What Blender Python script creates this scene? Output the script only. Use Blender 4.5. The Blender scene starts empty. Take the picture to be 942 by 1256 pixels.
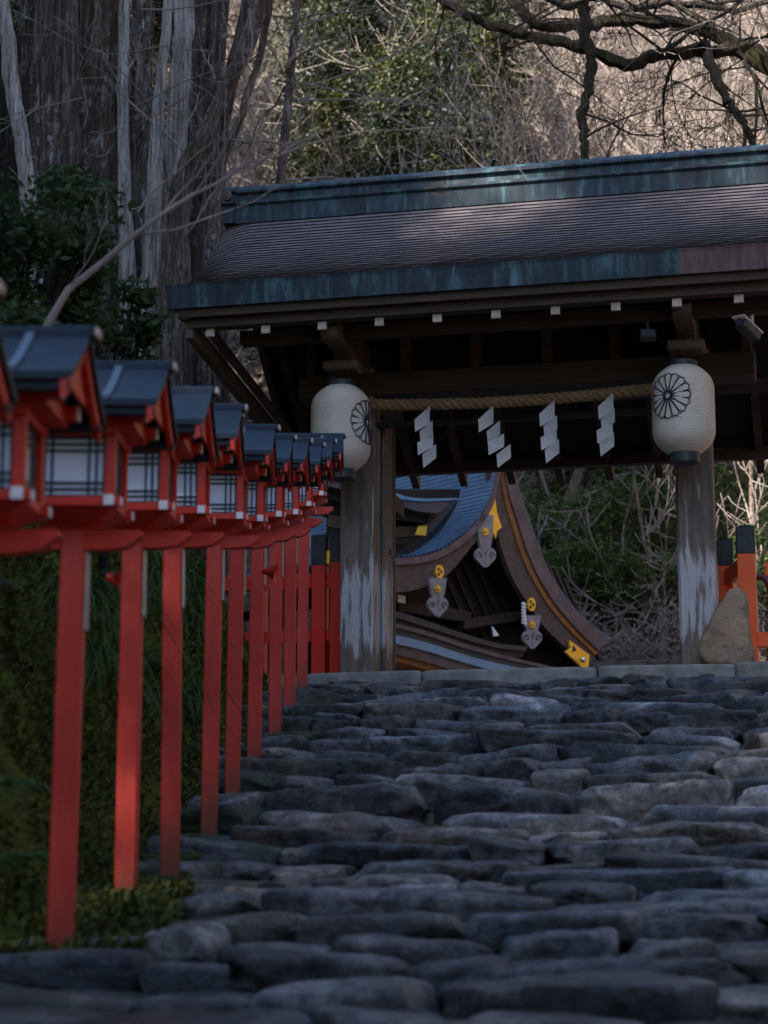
import bpy, math, random
import numpy as np
from mathutils import Vector, Matrix

# ---------------------------------------------------------------- camera, sky, sun, exposure
SC = bpy.context.scene
C = SC.collection
TH = math.atan(454/2400)
cd = bpy.data.cameras.new('camera'); cam = bpy.data.objects.new('camera', cd); C.objects.link(cam)
cam.location = (0, 0, 0); cam.rotation_euler = (math.pi/2+TH, 0, 0)
cd.sensor_fit = 'VERTICAL'; cd.sensor_height = 36; cd.sensor_width = 27; cd.lens = 2400/1256*36
cd.clip_start = .1; cd.clip_end = 1500
cd.dof.use_dof = True; cd.dof.focus_distance = 18.6; cd.dof.aperture_fstop = 2.6
SC.camera = cam
SUN_EL = math.radians(38); SUN_AZ = (-.72, -.69)            # horizontal direction towards the sun: left, a little behind
w = bpy.data.worlds.new('World'); SC.world = w; w.use_nodes = True
nt = w.node_tree; bg = nt.nodes['Background']
sky = nt.nodes.new('ShaderNodeTexSky'); sky.sky_type = 'NISHITA'; sky.sun_disc = False
sky.sun_elevation = SUN_EL; sky.ozone_density = 3.0; sky.air_density = 1.2
n_ = math.hypot(*SUN_AZ); sx, sy = SUN_AZ[0]/n_, SUN_AZ[1]/n_
sky.sun_rotation = math.atan2(sx, sy)
nt.links.new(sky.outputs[0], bg.inputs[0]); bg.inputs[1].default_value = .07
ld = bpy.data.lights.new('sun', 'SUN'); ld.energy = 3.6; ld.angle = math.radians(.6); ld.color = (1, .93, .84)
sun = bpy.data.objects.new('sun', ld); C.objects.link(sun)
sdir = Vector((sx*math.cos(SUN_EL), sy*math.cos(SUN_EL), math.sin(SUN_EL)))
sun.rotation_euler = sdir.to_track_quat('Z', 'Y').to_euler(); sun.location = (0, 0, 60)
SC.view_settings.view_transform = 'Standard'; SC.view_settings.look = 'None'
SC.view_settings.exposure = 2.62; SC.view_settings.gamma = 1
SC.cycles.max_bounces = 6; SC.cycles.diffuse_bounces = 3; SC.cycles.glossy_bounces = 3
SC.cycles.transparent_max_bounces = 6
SC.cycles.use_denoising = True

R = random.Random(7)
NR = np.random.default_rng(11)
cT, sT = math.cos(TH), math.sin(TH)
def ray(px, py):
    return Vector((px-471, 2400*cT-(628-py)*sT, 2400*sT+(628-py)*cT))
def at(px, py, d):                       # the point seen there, d metres ahead
    r = ray(px, py); return r*(d/r.y)
def onplane(px, py, o, n):
    r = ray(px, py); return r*(o.dot(n)/r.dot(n))

# ---------------------------------------------------------------- materials
def mat(name, rough=.7, metal=0., spec=.5):
    m = bpy.data.materials.new(name); m.use_nodes = True
    b = m.node_tree.nodes['Principled BSDF']
    b.inputs['Roughness'].default_value = rough; b.inputs['Metallic'].default_value = metal
    b.inputs['Specular IOR Level'].default_value = spec
    return m, m.node_tree, b
def N(t, kind, **kw):
    n = t.nodes.new('ShaderNode'+kind)
    for k, v in kw.items(): setattr(n, k, v)
    return n
def coords(t, scale=(1, 1, 1), kind='Object'):
    tc = N(t, 'TexCoord'); mp = N(t, 'Mapping'); mp.inputs['Scale'].default_value = scale
    t.links.new(tc.outputs[kind], mp.inputs[0]); return mp.outputs[0]
def noise(t, v, scale, detail=5, rough=.6, dist=0.):
    n = N(t, 'TexNoise'); n.inputs['Scale'].default_value = scale; n.inputs['Detail'].default_value = detail
    n.inputs['Roughness'].default_value = rough; n.inputs['Distortion'].default_value = dist
    t.links.new(v, n.inputs['Vector']); return n.outputs['Fac']
def ramp(t, f, stops):
    r = N(t, 'ValToRGB'); e = r.color_ramp.elements
    while len(e) < len(stops): e.new(.5)
    for i, (p, c) in enumerate(stops):
        e[i].position = p; e[i].color = (*c, 1) if len(c) == 3 else c
    t.links.new(f, r.inputs[0]); return r.outputs[0]
def mix(t, f, a, b, mode='MIX'):
    m = N(t, 'Mix', data_type='RGBA', blend_type=mode)
    if isinstance(f, (int, float)): m.inputs[0].default_value = f
    else: t.links.new(f, m.inputs[0])
    for i, x in ((6, a), (7, b)):
        if isinstance(x, tuple): m.inputs[i].default_value = (*x, 1)
        else: t.links.new(x, m.inputs[i])
    return m.outputs[2]
def math_(t, op, a, b=None):
    m = N(t, 'Math', operation=op)
    for i, x in enumerate((a, b)):
        if x is None: continue
        if isinstance(x, (int, float)): m.inputs[i].default_value = x
        else: t.links.new(x, m.inputs[i])
    return m.outputs[0]
def bump(t, b, h, strength=.4, dist=.01):
    n = N(t, 'Bump'); n.inputs['Strength'].default_value = strength; n.inputs['Distance'].default_value = dist
    t.links.new(h, n.inputs['Height']); t.links.new(n.outputs[0], b.inputs['Normal'])
def noisy(name, c1, c2, scale=4, stretch=(1, 1, 1), rough=.7, bs=.3, bd=.01, metal=0, spec=.4, c3=None, fine=None):
    m, t, b = mat(name, rough, metal, spec)
    v = coords(t, stretch); f = noise(t, v, scale, 8, .65)
    st = [(.3, c1), (.7, c2)] if c3 is None else [(.28, c1), (.5, c2), (.72, c3)]
    t.links.new(ramp(t, f, st), b.inputs['Base Color'])
    bump(t, b, noise(t, v, fine or scale*4, 6, .7), bs, bd)
    return m
M = {}
# stone of the steps: tint per stone, seams, moss near the bank
def stone_mat():
    m, t, b = mat('step stone', .72, 0, .4)
    v = coords(t); f = noise(t, v, 2.6, 9, .68, .4); g = noise(t, v, 17, 8, .75)
    at_ = N(t, 'Attribute', attribute_name='tint')
    base = ramp(t, f, [(.30, (.022, .026, .031)), (.5, (.070, .078, .087)), (.74, (.225, .225, .225))])
    warm = mix(t, at_.outputs['Fac'], (.84, .90, .99), (1.5, 1.24, 1.10))
    c = mix(t, 1.0, base, warm, 'MULTIPLY')
    sp = ramp(t, g, [(.36, (.35, .35, .35)), (.52, (1, 1, 1)), (.68, (1.6, 1.55, 1.5))])
    c = mix(t, 1.0, c, sp, 'MULTIPLY')
    va = N(t, 'Attribute', attribute_name='shade'); c = mix(t, 1.0, c, va.outputs['Fac'], 'MULTIPLY')
    tl_at = N(t, 'Attribute', attribute_name='toplit'); c = mix(t, math_(t, 'MULTIPLY', tl_at.outputs['Fac'], ramp(t, f, [(.35, (.15, .15, .15)), (.6, (.8, .8, .8))])), c, mix(t, 1.0, c, (2.1, 2.1, 2.1), 'MULTIPLY'))  # stone tops coloured lighter to look lit from above
    vein = ramp(t, noise(t, coords(t, (1, 1, 3)), 3.1, 4, .5, 2.5), [(.485, (0, 0, 0)), (.5, (1, 1, 1)), (.515, (0, 0, 0))])
    c = mix(t, math_(t, 'MULTIPLY', vein, .25), c, (.32, .31, .30))
    ma = N(t, 'Attribute', attribute_name='moss')
    mf = math_(t, 'MULTIPLY', ma.outputs['Fac'], ramp(t, noise(t, v, 5, 6, .7), [(.42, (0, 0, 0)), (.56, (1, 1, 1))]))
    c = mix(t, mf, c, mix(t, noise(t, v, 40, 3), (.018, .035, .008), (.075, .095, .02)))
    t.links.new(c, b.inputs['Base Color'])
    r = ramp(t, f, [(.3, (.34, .34, .34)), (.7, (.62, .62, .62))]); t.links.new(r, b.inputs['Roughness'])
    h = math_(t, 'ADD', math_(t, 'MULTIPLY', noise(t, v, 9, 9, .72), 1.0), math_(t, 'MULTIPLY', g, .35))
    bump(t, b, h, 1.0, .07)
    return m
M['stone'] = stone_mat()
M['granite'] = noisy('cut granite kerb', (.11, .11, .105), (.30, .29, .27), 5, rough=.85, bs=.5, bd=.01, fine=60)
M['rock'] = noisy('brown rock', (.17, .11, .07), (.34, .235, .16), 4.5, rough=.85, bs=1.0, bd=.05, c3=(.17, .155, .135), fine=14)
M['red'] = noisy('red lacquer', (.52, .024, .010), (.70, .046, .018), 3, rough=.42, bs=.12, bd=.004, fine=30)
M['redpost'] = noisy('worn red paint', (.33, .016, .015), (.50, .040, .036), 2.5, (2, 2, .6), rough=.55, bs=.25, bd=.004, fine=40)
def postpaint():
    m, t, b = mat('weathered red post paint', .55, 0, .4)
    v = coords(t, (2, 2, .6)); f = noise(t, v, 2.5, 8, .7)
    c = ramp(t, f, [(.3, (.44, .024, .014)), (.55, (.60, .048, .030)), (.75, (.64, .11, .08))])
    g = noise(t, coords(t, (16, 16, 1.1)), 1.6, 8, .75, .4)
    c = mix(t, ramp(t, g, [(.60, (0, 0, 0)), (.68, (.75, .75, .75))]), c, (.14, .035, .028))
    ch = noise(t, coords(t, (6, 6, 3)), 6, 5, .8); c = mix(t, ramp(t, ch, [(.69, (0, 0, 0)), (.71, (.8, .8, .8))]), c, (.42, .26, .2))
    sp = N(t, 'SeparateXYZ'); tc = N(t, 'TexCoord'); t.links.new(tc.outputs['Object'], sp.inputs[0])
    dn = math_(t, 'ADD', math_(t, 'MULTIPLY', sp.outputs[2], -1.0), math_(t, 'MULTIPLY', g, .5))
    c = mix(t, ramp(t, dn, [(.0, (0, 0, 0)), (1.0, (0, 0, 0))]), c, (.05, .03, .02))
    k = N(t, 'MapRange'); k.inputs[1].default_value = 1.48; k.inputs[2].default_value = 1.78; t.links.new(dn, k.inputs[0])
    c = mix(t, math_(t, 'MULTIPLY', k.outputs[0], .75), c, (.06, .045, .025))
    t.links.new(c, b.inputs['Base Color']); bump(t, b, g, .4, .006)
    return m
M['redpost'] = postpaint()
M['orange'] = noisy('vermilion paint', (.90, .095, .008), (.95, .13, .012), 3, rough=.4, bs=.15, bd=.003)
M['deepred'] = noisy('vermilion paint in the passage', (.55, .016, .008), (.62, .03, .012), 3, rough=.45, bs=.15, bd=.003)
M['black'] = noisy('black metal', (.012, .014, .018), (.04, .046, .055), 12, rough=.45, metal=.0, bs=.3)
M['lantroof'] = noisy('dark blue copper', (.010, .020, .034), (.026, .044, .066), 5, rough=.55, metal=0, spec=.22, bs=.2, bd=.004)
M['lantseam'] = noisy('pale copper seam', (.07, .10, .135), (.11, .15, .19), 8, rough=.4, metal=.2)
M['lattice'] = noisy('blue green lattice paint', (.012, .04, .055), (.02, .06, .075), 6, rough=.5)
M['whitecap'] = noisy('white painted end', (.72, .70, .72), (.85, .83, .84), 14, rough=.6)
M['creamcap'] = noisy('weathered cream end', (.42, .33, .27), (.58, .49, .42), 25, rough=.7)
M['plaque'] = noisy('weathered name plaque', (.30, .25, .20), (.50, .44, .37), 7, (1, 1, .6), rough=.75)
def paper(name, c, rough=.8, trans=.25):
    m, t, b = mat(name, rough, 0, .3)
    f = noise(t, coords(t), 3, 5, .6)
    t.links.new(ramp(t, f, [(.3, tuple(x*.86 for x in c)), (.7, c)]), b.inputs['Base Color'])
    return m
M['paper'] = paper('window paper', (.74, .77, .88)); M['shide'] = paper('folded white paper', (.54, .515, .53))
M['lanternpaper'] = paper('oiled lantern paper', (.60, .55, .48), .45)
M['ink'] = noisy('indigo ink', (.012, .009, .03), (.02, .014, .045), 8, rough=.6)
M['rope'] = noisy('straw rope', (.17, .10, .045), (.34, .22, .11), 30, rough=.9, bs=.8, bd=.006)
M['gold'] = noisy('gilt metal', (.75, .40, .03), (.95, .58, .07), 6, rough=.35, metal=.45, bs=.1)
M['silver'] = noisy('bright metal ball', (.55, .58, .62), (.7, .72, .75), 6, rough=.15, metal=1.0, bs=.02)
M['pendant'] = noisy('grey carved wood', (.16, .14, .15), (.30, .27, .28), 9, rough=.7)
def wood(name, c1, c2, axis=2, rough=.75, peel=False, gs=5):
    m, t, b = mat(name, rough, 0, .3)
    s = [7, 7, 7]; s[axis] = .7
    v = coords(t, tuple(s)); f = noise(t, v, 1.6, 8, .7, .6); g = noise(t, v, gs, 8, .75)
    c = ramp(t, f, [(.28, c1), (.72, c2)])
    c = mix(t, .6, c, ramp(t, g, [(.3, (.4, .4, .4)), (.6, (1.1, 1.1, 1.1))]), 'MULTIPLY')
    if peel:      # pale flaked streaks low on the pillars
        tc = N(t, 'TexCoord'); sp = N(t, 'SeparateXYZ'); t.links.new(tc.outputs['Object'], sp.inputs[0])
        n1 = noise(t, coords(t, (17, 17, 1.7)), 1.0, 7, .6, .2)
        zz = ramp(t, math_(t, 'DIVIDE', sp.outputs[2], 3.0), [(.06, (-.0, 0, 0)), (.13, (.5, .5, .5)), (.3, (.62, .62, .62)), (.42, (0, 0, 0))])
        zz.node.color_ramp.interpolation = 'LINEAR'
        s_ = math_(t, 'ADD', math_(t, 'MULTIPLY', zz, .38), n1)
        k = ramp(t, s_, [(.60, (0, 0, 0)), (.70, (.85, .85, .85))])
        c = mix(t, k, c, mix(t, g, (.30, .29, .31), (.62, .60, .64)))
    t.links.new(c, b.inputs['Base Color'])
    bump(t, b, g, .5, .008)
    return m
M['pillar'] = wood('weathered pillar timber', (.085, .062, .050), (.24, .19, .165), 2, peel=True)
M['doorwood'] = wood('door timber', (.05, .038, .028), (.14, .11, .085), 2)
M['beamx'] = wood('dark beam timber', (.028, .017, .012), (.075, .046, .032), 0)
M['beamy'] = wood('dark rafter timber', (.035, .021, .015), (.09, .056, .038), 1)
M['armwood'] = wood('brown bracket timber', (.06, .037, .022), (.14, .09, .058), 1)
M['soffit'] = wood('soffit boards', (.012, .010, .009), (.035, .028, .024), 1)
M['hallwood'] = wood('hall bargeboard timber', (.055, .034, .028), (.16, .105, .085), 0)
M['hallorange'] = wood('fresh cypress board', (.20, .07, .02), (.42, .17, .06), 0)
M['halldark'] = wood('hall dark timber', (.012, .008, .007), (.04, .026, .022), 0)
def shingle():
    m, t, b = mat('cypress bark thatch', .85, 0, .25)
    v = coords(t); f = noise(t, v, 1.2, 7, .65); g = noise(t, coords(t, (1.0, 26, 26)), 1.6, 6, .7)
    c = ramp(t, f, [(.28, (.125, .102, .108)), (.55, (.165, .14, .146)), (.75, (.21, .185, .19))])
    c = mix(t, .75, c, ramp(t, g, [(.35, (.5, .5, .52)), (.6, (1.25, 1.22, 1.22))]), 'MULTIPLY')
    ms = ramp(t, noise(t, v, 2.3, 6, .7), [(.60, (0, 0, 0)), (.72, (1, 1, 1))])
    c = mix(t, math_(t, 'MULTIPLY', ms, .2), c, (.055, .065, .05))
    t.links.new(c, b.inputs['Base Color']); bump(t, b, g, .6, .012)
    return m
M['shingle'] = shingle()
M['edgeshade'] = noisy('bark edge in painted shade', (.03, .024, .025), (.07, .055, .056), 8, rough=.95)  # course edges darkened in colour to stand for shade under each course
def copper(name, dark=(.012, .018, .026), mid=(.026, .044, .060), hi=(.075, .16, .19), sc=(5, 5, .7), seam=.62):
    m, t, b = mat(name, .6, 0, .25)
    f = noise(t, coords(t, sc), 1.6, 8, .7, .4)
    c = ramp(t, f, [(.34, dark), (.52, mid), (.68, hi)])
    rs = ramp(t, noise(t, coords(t, (1, 1, 2)), 1.3, 5, .7), [(.60, (0, 0, 0)), (.70, (1, 1, 1))])
    c = mix(t, math_(t, 'MULTIPLY', rs, .5), c, (.085, .045, .035))
    tc = N(t, 'TexCoord'); sp = N(t, 'SeparateXYZ'); t.links.new(tc.outputs['Object'], sp.inputs[0])
    fr = math_(t, 'FRACT', math_(t, 'MULTIPLY', sp.outputs[0], seam*2))
    k = ramp(t, fr, [(.0, (1, 1, 1)), (.018, (0, 0, 0))])
    c = mix(t, math_(t, 'MULTIPLY', k, .6), c, (.012, .015, .02))
    t.links.new(c, b.inputs['Base Color']); bump(t, b, math_(t, 'ADD', f, math_(t, 'MULTIPLY', k, -.6)), .35, .008)
    return m
M['copper'] = copper('patinated copper')
M['copperplum'] = copper('plum coloured copper', (.055, .032, .038), (.10, .058, .062), (.15, .10, .11))
M['hallcopper'] = noisy('blue grey copper tiles', (.12, .20, .31), (.20, .31, .45), 3, rough=.45, metal=.25, bs=.15)
M['plumedge'] = noisy('plum roof edge', (.06, .042, .048), (.15, .11, .12), 4, rough=.5, metal=.2, bs=.2)
def bark(name, c1, c2, c3, lichen=.0, moss=.0):
    m, t, b = mat(name, .9, 0, .2)
    v = coords(t, (10, 10, .9)); f = noise(t, v, 1.3, 8, .72, .5); g = noise(t, v, 4, 8, .7)
    c = ramp(t, f, [(.3, c1), (.5, c2), (.7, c3)])
    gr_ = noise(t, coords(t, (26, 26, 1.0)), 1.4, 6, .7, .3)
    c = mix(t, .85, c, ramp(t, gr_, [(.38, (.22, .2, .2)), (.52, (1, 1, 1)), (.66, (1.55, 1.5, 1.5))]), 'MULTIPLY')
    if lichen:
        k = ramp(t, noise(t, coords(t, (1, 1, .6)), 11, 6, .8), [(.53, (0, 0, 0)), (.60, (1, 1, 1))])
        k2 = ramp(t, noise(t, coords(t, (1, 1, .5)), 1.3, 4, .6), [(.42, (0, 0, 0)), (.6, (1, 1, 1))])
        c = mix(t, math_(t, 'MULTIPLY', math_(t, 'MULTIPLY', k, k2), lichen), c, (.48, .47, .50))
    if moss:
        k = ramp(t, noise(t, coords(t), 1.7, 6, .7), [(.46, (0, 0, 0)), (.6, (1, 1, 1))])
        c = mix(t, math_(t, 'MULTIPLY', k, moss), c, (.035, .036, .007))
    t.links.new(c, b.inputs['Base Color']); bump(t, b, math_(t, 'ADD', g, gr_), 1.0, .05)
    return m
M['bark_pale'] = bark('pale grey bark', (.20, .175, .165), (.40, .36, .345), (.62, .58, .57), .9)
M['bark_brown'] = bark('brown fluted bark', (.045, .032, .027), (.13, .095, .08), (.34, .28, .255), .8, .25)
M['bark_moss'] = bark('mossy bark', (.012, .009, .006), (.035, .026, .018), (.07, .055, .04), 0, .55)
M['bark_lichen'] = bark('lichen speckled bark', (.05, .034, .027), (.15, .10, .078), (.32, .25, .22), 1.0, .35)
M['bark_dark'] = bark('dark branch bark', (.012, .010, .009), (.035, .028, .025), (.07, .06, .055), 0, .3)
M['bark_far'] = bark('far trunk bark', (.10, .075, .055), (.22, .165, .13), (.36, .29, .24))
M['twig'] = noisy('grey twigs', (.13, .10, .09), (.27, .22, .20), 3, rough=.9)
M['twig_tan'] = noisy('tan twigs', (.15, .12, .10), (.28, .225, .195), 2, rough=.9)
def leafmat(name, cols, trans=.35, sc=1.5):
    m, t, b = mat(name, .55, 0, .35)
    f = noise(t, coords(t), sc, 5, .75)
    g = noise(t, coords(t), sc*14, 2, .5)
    c = ramp(t, f, [(.3, cols[0]), (.5, cols[1]), (.7, cols[2])])
    c = mix(t, .6, c, ramp(t, g, [(.35, (.55, .55, .55)), (.65, (1.4, 1.4, 1.3))]), 'MULTIPLY')
    t.links.new(c, b.inputs['Base Color'])
    tr = N(t, 'BsdfTranslucent'); t.links.new(c, tr.inputs[0])
    ms = N(t, 'MixShader'); ms.inputs[0].default_value = trans
    t.links.new(b.outputs[0], ms.inputs[1]); t.links.new(tr.outputs[0], ms.inputs[2])
    t.links.new(ms.outputs[0], t.nodes['Material Output'].inputs[0])
    return m
M['leaf_dark'] = leafmat('dark glossy leaves', [(.018, .038, .014), (.035, .065, .022), (.055, .095, .028)])
M['leaf_cedar'] = leafmat('cedar needles', [(.004, .009, .005), (.014, .022, .008), (.10, .11, .018)], .25, .30)  # dark and yellow stops put shaded and sunlit patches into the colour
M['leaf_mid'] = leafmat('green bush leaves', [(.045, .08, .022), (.085, .135, .038), (.17, .22, .07)], .4, .9)
M['leaf_bright'] = leafmat('bright evergreen leaves', [(.04, .075, .018), (.075, .12, .03), (.15, .19, .045)], .4, .8)
M['leaf_dry'] = leafmat('dry tan leaves', [(.15, .095, .06), (.27, .19, .13), (.38, .26, .15)], .4, .5)
M['fern'] = leafmat('fern fronds', [(.03, .07, .02), (.05, .11, .03), (.09, .16, .04)], .35, 3)
def groundmat():
    m, t, b = mat('forest floor', .95, 0, .15)
    v = coords(t); f = noise(t, v, .35, 8, .7); g = noise(t, v, 6, 8, .75)
    litter = ramp(t, g, [(.3, (.05, .034, .024)), (.5, (.14, .10, .075)), (.7, (.27, .20, .155))])
    green = ramp(t, noise(t, v, 2.0, 8, .75), [(.3, (.03, .034, .010)), (.5, (.08, .10, .016)), (.7, (.20, .21, .03))])
    at_ = N(t, 'Attribute', attribute_name='moss')
    k = math_(t, 'ADD', at_.outputs['Fac'], math_(t, 'MULTIPLY', math_(t, 'SUBTRACT', f, .5), 1.4))
    c = mix(t, ramp(t, k, [(.35, (0, 0, 0)), (.6, (1, 1, 1))]), litter, green)
    t.links.new(c, b.inputs['Base Color']); bump(t, b, g, 1, .06)
    return m
M['ground'] = groundmat()
M['moss'] = noisy('cushion moss', (.045, .050, .012), (.11, .13, .018), 2.2, rough=.95, bs=1, bd=.03, c3=(.27, .27, .035), fine=60)
M['mossdark'] = noisy('dark cushion moss', (.02, .024, .007), (.05, .06, .012), 7, rough=.95, bs=1, bd=.04, c3=(.11, .115, .02), fine=70)
M['dirt'] = noisy('dark joint soil', (.012, .011, .010), (.04, .035, .03), 8, rough=.95, bs=.8, bd=.02)

# ---------------------------------------------------------------- mesh helpers
def link(me, name, m, parent=None, smooth=False):
    if m is not None: me.materials.append(m)
    if smooth: me.polygons.foreach_set('use_smooth', [True]*len(me.polygons))
    o = bpy.data.objects.new(name, me); C.objects.link(o)
    if parent is not None: o.parent = parent
    return o
def np_mesh(name, V, F, m, parent=None, smooth=False, attrs=None, tag_=None):
    V = np.asarray(V, dtype=np.float32).reshape(-1, 3); F = np.asarray(F, dtype=np.int32)
    me = bpy.data.meshes.new(name); k = F.shape[1]
    me.vertices.add(len(V)); me.vertices.foreach_set('co', V.ravel())
    me.loops.add(F.size); me.loops.foreach_set('vertex_index', F.ravel())
    me.polygons.add(len(F)); me.polygons.foreach_set('loop_start', np.arange(len(F), dtype=np.int32)*k)
    try: me.polygons.foreach_set('loop_total', np.full(len(F), k, dtype=np.int32))
    except Exception: pass
    me.update(calc_edges=True); me.validate()
    for an, av in (attrs or {}).items():
        a = me.attributes.new(an, 'FLOAT', 'POINT'); a.data.foreach_set('value', np.asarray(av, dtype=np.float32))
    return link(me, name, m, parent, smooth)
class MB:
    def __init__(s): s.v = []; s.f = []
    def add(s, vs, fs):
        n = len(s.v); s.v += [tuple(v) for v in vs]; s.f += [tuple(i+n for i in f) for f in fs]; return s
    def box(s, x0, x1, y0, y1, z0, z1, b=0., T=None):
        if b <= 0:
            vs = [(x, y, z) for z in (z0, z1) for y in (y0, y1) for x in (x0, x1)]
            fs = [(0, 2, 3, 1), (4, 5, 7, 6), (0, 1, 5, 4), (2, 6, 7, 3), (0, 4, 6, 2), (1, 3, 7, 5)]
        else:      # chamfered box
            c = ((x0+x1)/2, (y0+y1)/2, (z0+z1)/2); h = ((x1-x0)/2, (y1-y0)/2, (z1-z0)/2)
            vs = []; idx = {}
            for sx_ in (-1, 1):
                for sy_ in (-1, 1):
                    for sz_ in (-1, 1):
                        for ax in range(3):
                            sg = (sx_, sy_, sz_)
                            p = [c[k]+sg[k]*(h[k]-(0 if k == ax else b)) for k in range(3)]
                            idx[(sx_, sy_, sz_, ax)] = len(vs); vs.append(tuple(p))
            fs = []
            def q(ks): fs.append(tuple(idx[k] for k in ks))
            for s1 in (-1, 1):
                o4 = [(-1, -1), (1, -1), (1, 1), (-1, 1)]
                if s1 < 0: o4 = o4[::-1]
                q([(s1, a, b_, 0) for a, b_ in o4]); q([(b_, s1, a, 1) for a, b_ in o4]); q([(a, b_, s1, 2) for a, b_ in o4])
            for a in (-1, 1):
                for b_ in (-1, 1):
                    q([(a, b_, -1, 0), (a, b_, -1, 1), (a, b_, 1, 1), (a, b_, 1, 0)])
                    q([(a, -1, b_, 0), (a, -1, b_, 2), (a, 1, b_, 2), (a, 1, b_, 0)])
                    q([(-1, a, b_, 1), (-1, a, b_, 2), (1, a, b_, 2), (1, a, b_, 1)])
            for a in (-1, 1):
                for b_ in (-1, 1):
                    for c_ in (-1, 1): q([(a, b_, c_, 0), (a, b_, c_, 1), (a, b_, c_, 2)])
        if T is not None: vs = [tuple(T @ Vector(v)) for v in vs]
        return s.add(vs, fs)
    def prism(s, poly, d):           # poly: 3D points, extruded by vector d
        n = len(poly); P = [Vector(p) for p in poly]; d = Vector(d)
        vs = P+[p+d for p in P]
        fs = [tuple(range(n))[::-1], tuple(range(n, 2*n))]+[(i, (i+1) % n, n+(i+1) % n, n+i) for i in range(n)]
        return s.add(vs, fs)
    def strip(s, a, b, d):           # band between two polylines, given thickness d
        A = [Vector(p) for p in a]; B = [Vector(p) for p in b]; d = Vector(d); n = len(A)
        vs = A+B+[p+d for p in A]+[p+d for p in B]; fs = []
        for i in range(n-1):
            fs += [(i, i+1, n+i+1, n+i), (2*n+i, 3*n+i, 3*n+i+1, 2*n+i+1), (i, 2*n+i, 2*n+i+1, i+1), (n+i, n+i+1, 3*n+i+1, 3*n+i)]
        fs += [(0, n, 3*n, 2*n), (n-1, 3*n-1, 4*n-1, 2*n-1)]
        return s.add(vs, fs)
    def tube(s, pts, rad, seg=8, cap=True, flute=None):
        P = [Vector(p) for p in pts]; n = len(P)
        if not hasattr(rad, '__len__'): rad = [rad]*n
        up = Vector((0, 0, 1)); rings = []
        prev = None
        for i in range(n):
            t = (P[min(i+1, n-1)]-P[max(i-1, 0)]).normalized()
            if prev is None:
                a = t.cross(up) if abs(t.z) < .9 else t.cross(Vector((1, 0, 0)))
            else: a = prev-t*prev.dot(t)
            a.normalize(); prev = a; b = t.cross(a)
            for k in range(seg):
                an = 2*math.pi*k/seg; r = rad[i]*(flute(an, i/(n-1)) if flute else 1)
                rings.append(P[i]+(a*math.cos(an)+b*math.sin(an))*r)
        fs = [(i*seg+k, i*seg+(k+1) % seg, (i+1)*seg+(k+1) % seg, (i+1)*seg+k) for i in range(n-1) for k in range(seg)]
        if cap: fs += [tuple(range(seg))[::-1], tuple((n-1)*seg+k for k in range(seg))]
        return s.add(rings, fs)
    def lathe(s, prof, seg=24, c=(0, 0, 0)):
        vs = [(c[0]+r*math.cos(2*math.pi*k/seg), c[1]+r*math.sin(2*math.pi*k/seg), c[2]+z) for r, z in prof for k in range(seg)]
        n = len(prof)
        fs = [(i*seg+k, i*seg+(k+1) % seg, (i+1)*seg+(k+1) % seg, (i+1)*seg+k) for i in range(n-1) for k in range(seg)]
        fs += [tuple(range(seg))[::-1], tuple((n-1)*seg+k for k in range(seg))]
        return s.add(vs, fs)
    def build(s, name, m, parent=None, smooth=False):
        me = bpy.data.meshes.new(name); me.from_pydata(s.v, [], s.f); me.validate(); me.update()
        import bmesh
        bm = bmesh.new(); bm.from_mesh(me); bmesh.ops.recalc_face_normals(bm, faces=bm.faces); bm.to_mesh(me); bm.free()
        o = link(me, name, m, parent, False)
        if smooth:
            me.polygons.foreach_set('use_smooth', [True]*len(me.polygons))
            me.set_sharp_from_angle(angle=math.radians(38))
        return o
def empty(name, loc=(0, 0, 0), rz=0):
    o = bpy.data.objects.new(name, None); C.objects.link(o); o.location = loc; o.rotation_euler = (0, 0, rz); return o
def tag(o, label=None, cat=None, group=None, kind=None):
    for k, v in (('label', label), ('category', cat), ('group', group), ('kind', kind)):
        if v: o[k] = v
    return o
def copy_tree(o, parent=None):
    c = o.copy(); C.objects.link(c); c.parent = parent
    for ch in [x for x in bpy.data.objects if x.parent == o]: copy_tree(ch, c)
    return c
def fsin(P, seed, freq, octs=4):                # smooth pseudo noise on an (n,3) array
    r = np.random.default_rng(seed); out = np.zeros(len(P)); a = 1.; tot = 0
    for o in range(octs):
        for k in range(3):
            d = r.normal(size=3); d /= np.linalg.norm(d)
            out += a*np.sin(P@d*freq*(1+.35*k)+r.uniform(0, 6.28)+1.3*np.sin(P@r.normal(size=3)*freq*.6))/3
        tot += a; a *= .5; freq *= 2.1
    return out/tot

# ---------------------------------------------------------------- ground
G = at(437, 829, 18.75); G.z = 1.9
PS = math.radians(13)
UX = Vector((math.cos(PS), -math.sin(PS), 0)); UY = Vector((math.sin(PS), math.cos(PS), 0))
prv = [-60, -8, 0, 2.5, 4.5, 5.6, 7.0, 8.2, 9.3, 10.8, 11.8, 12.9, 14.1, 15.1, 16.4, 17.5, 18.25, 60]
prz = [-9, -3.1, -1.63, -1.13, -.68, -.46, -.26, -.08, .02, .24, .50, .77, 1.05, 1.29, 1.56, 1.71, 1.765, 1.765]
def stairz(v): return np.interp(v, prv, prz)
def xleft(y): return np.interp(y, [0, 5.5, 6.8, 7.6, 9, 14, 16.8, 17.6, 18.6, 24, 30], [-1.9, -1.75, -1.7, -1.32, -1.2, -1.0, -.9, -1.3, -2.3, -2.4, -6])
def xright(y): return np.interp(y, [0, 6, 12, 18, 20, 40], [2.3, 2.5, 3.4, 4.7, 6.5, 16])
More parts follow.
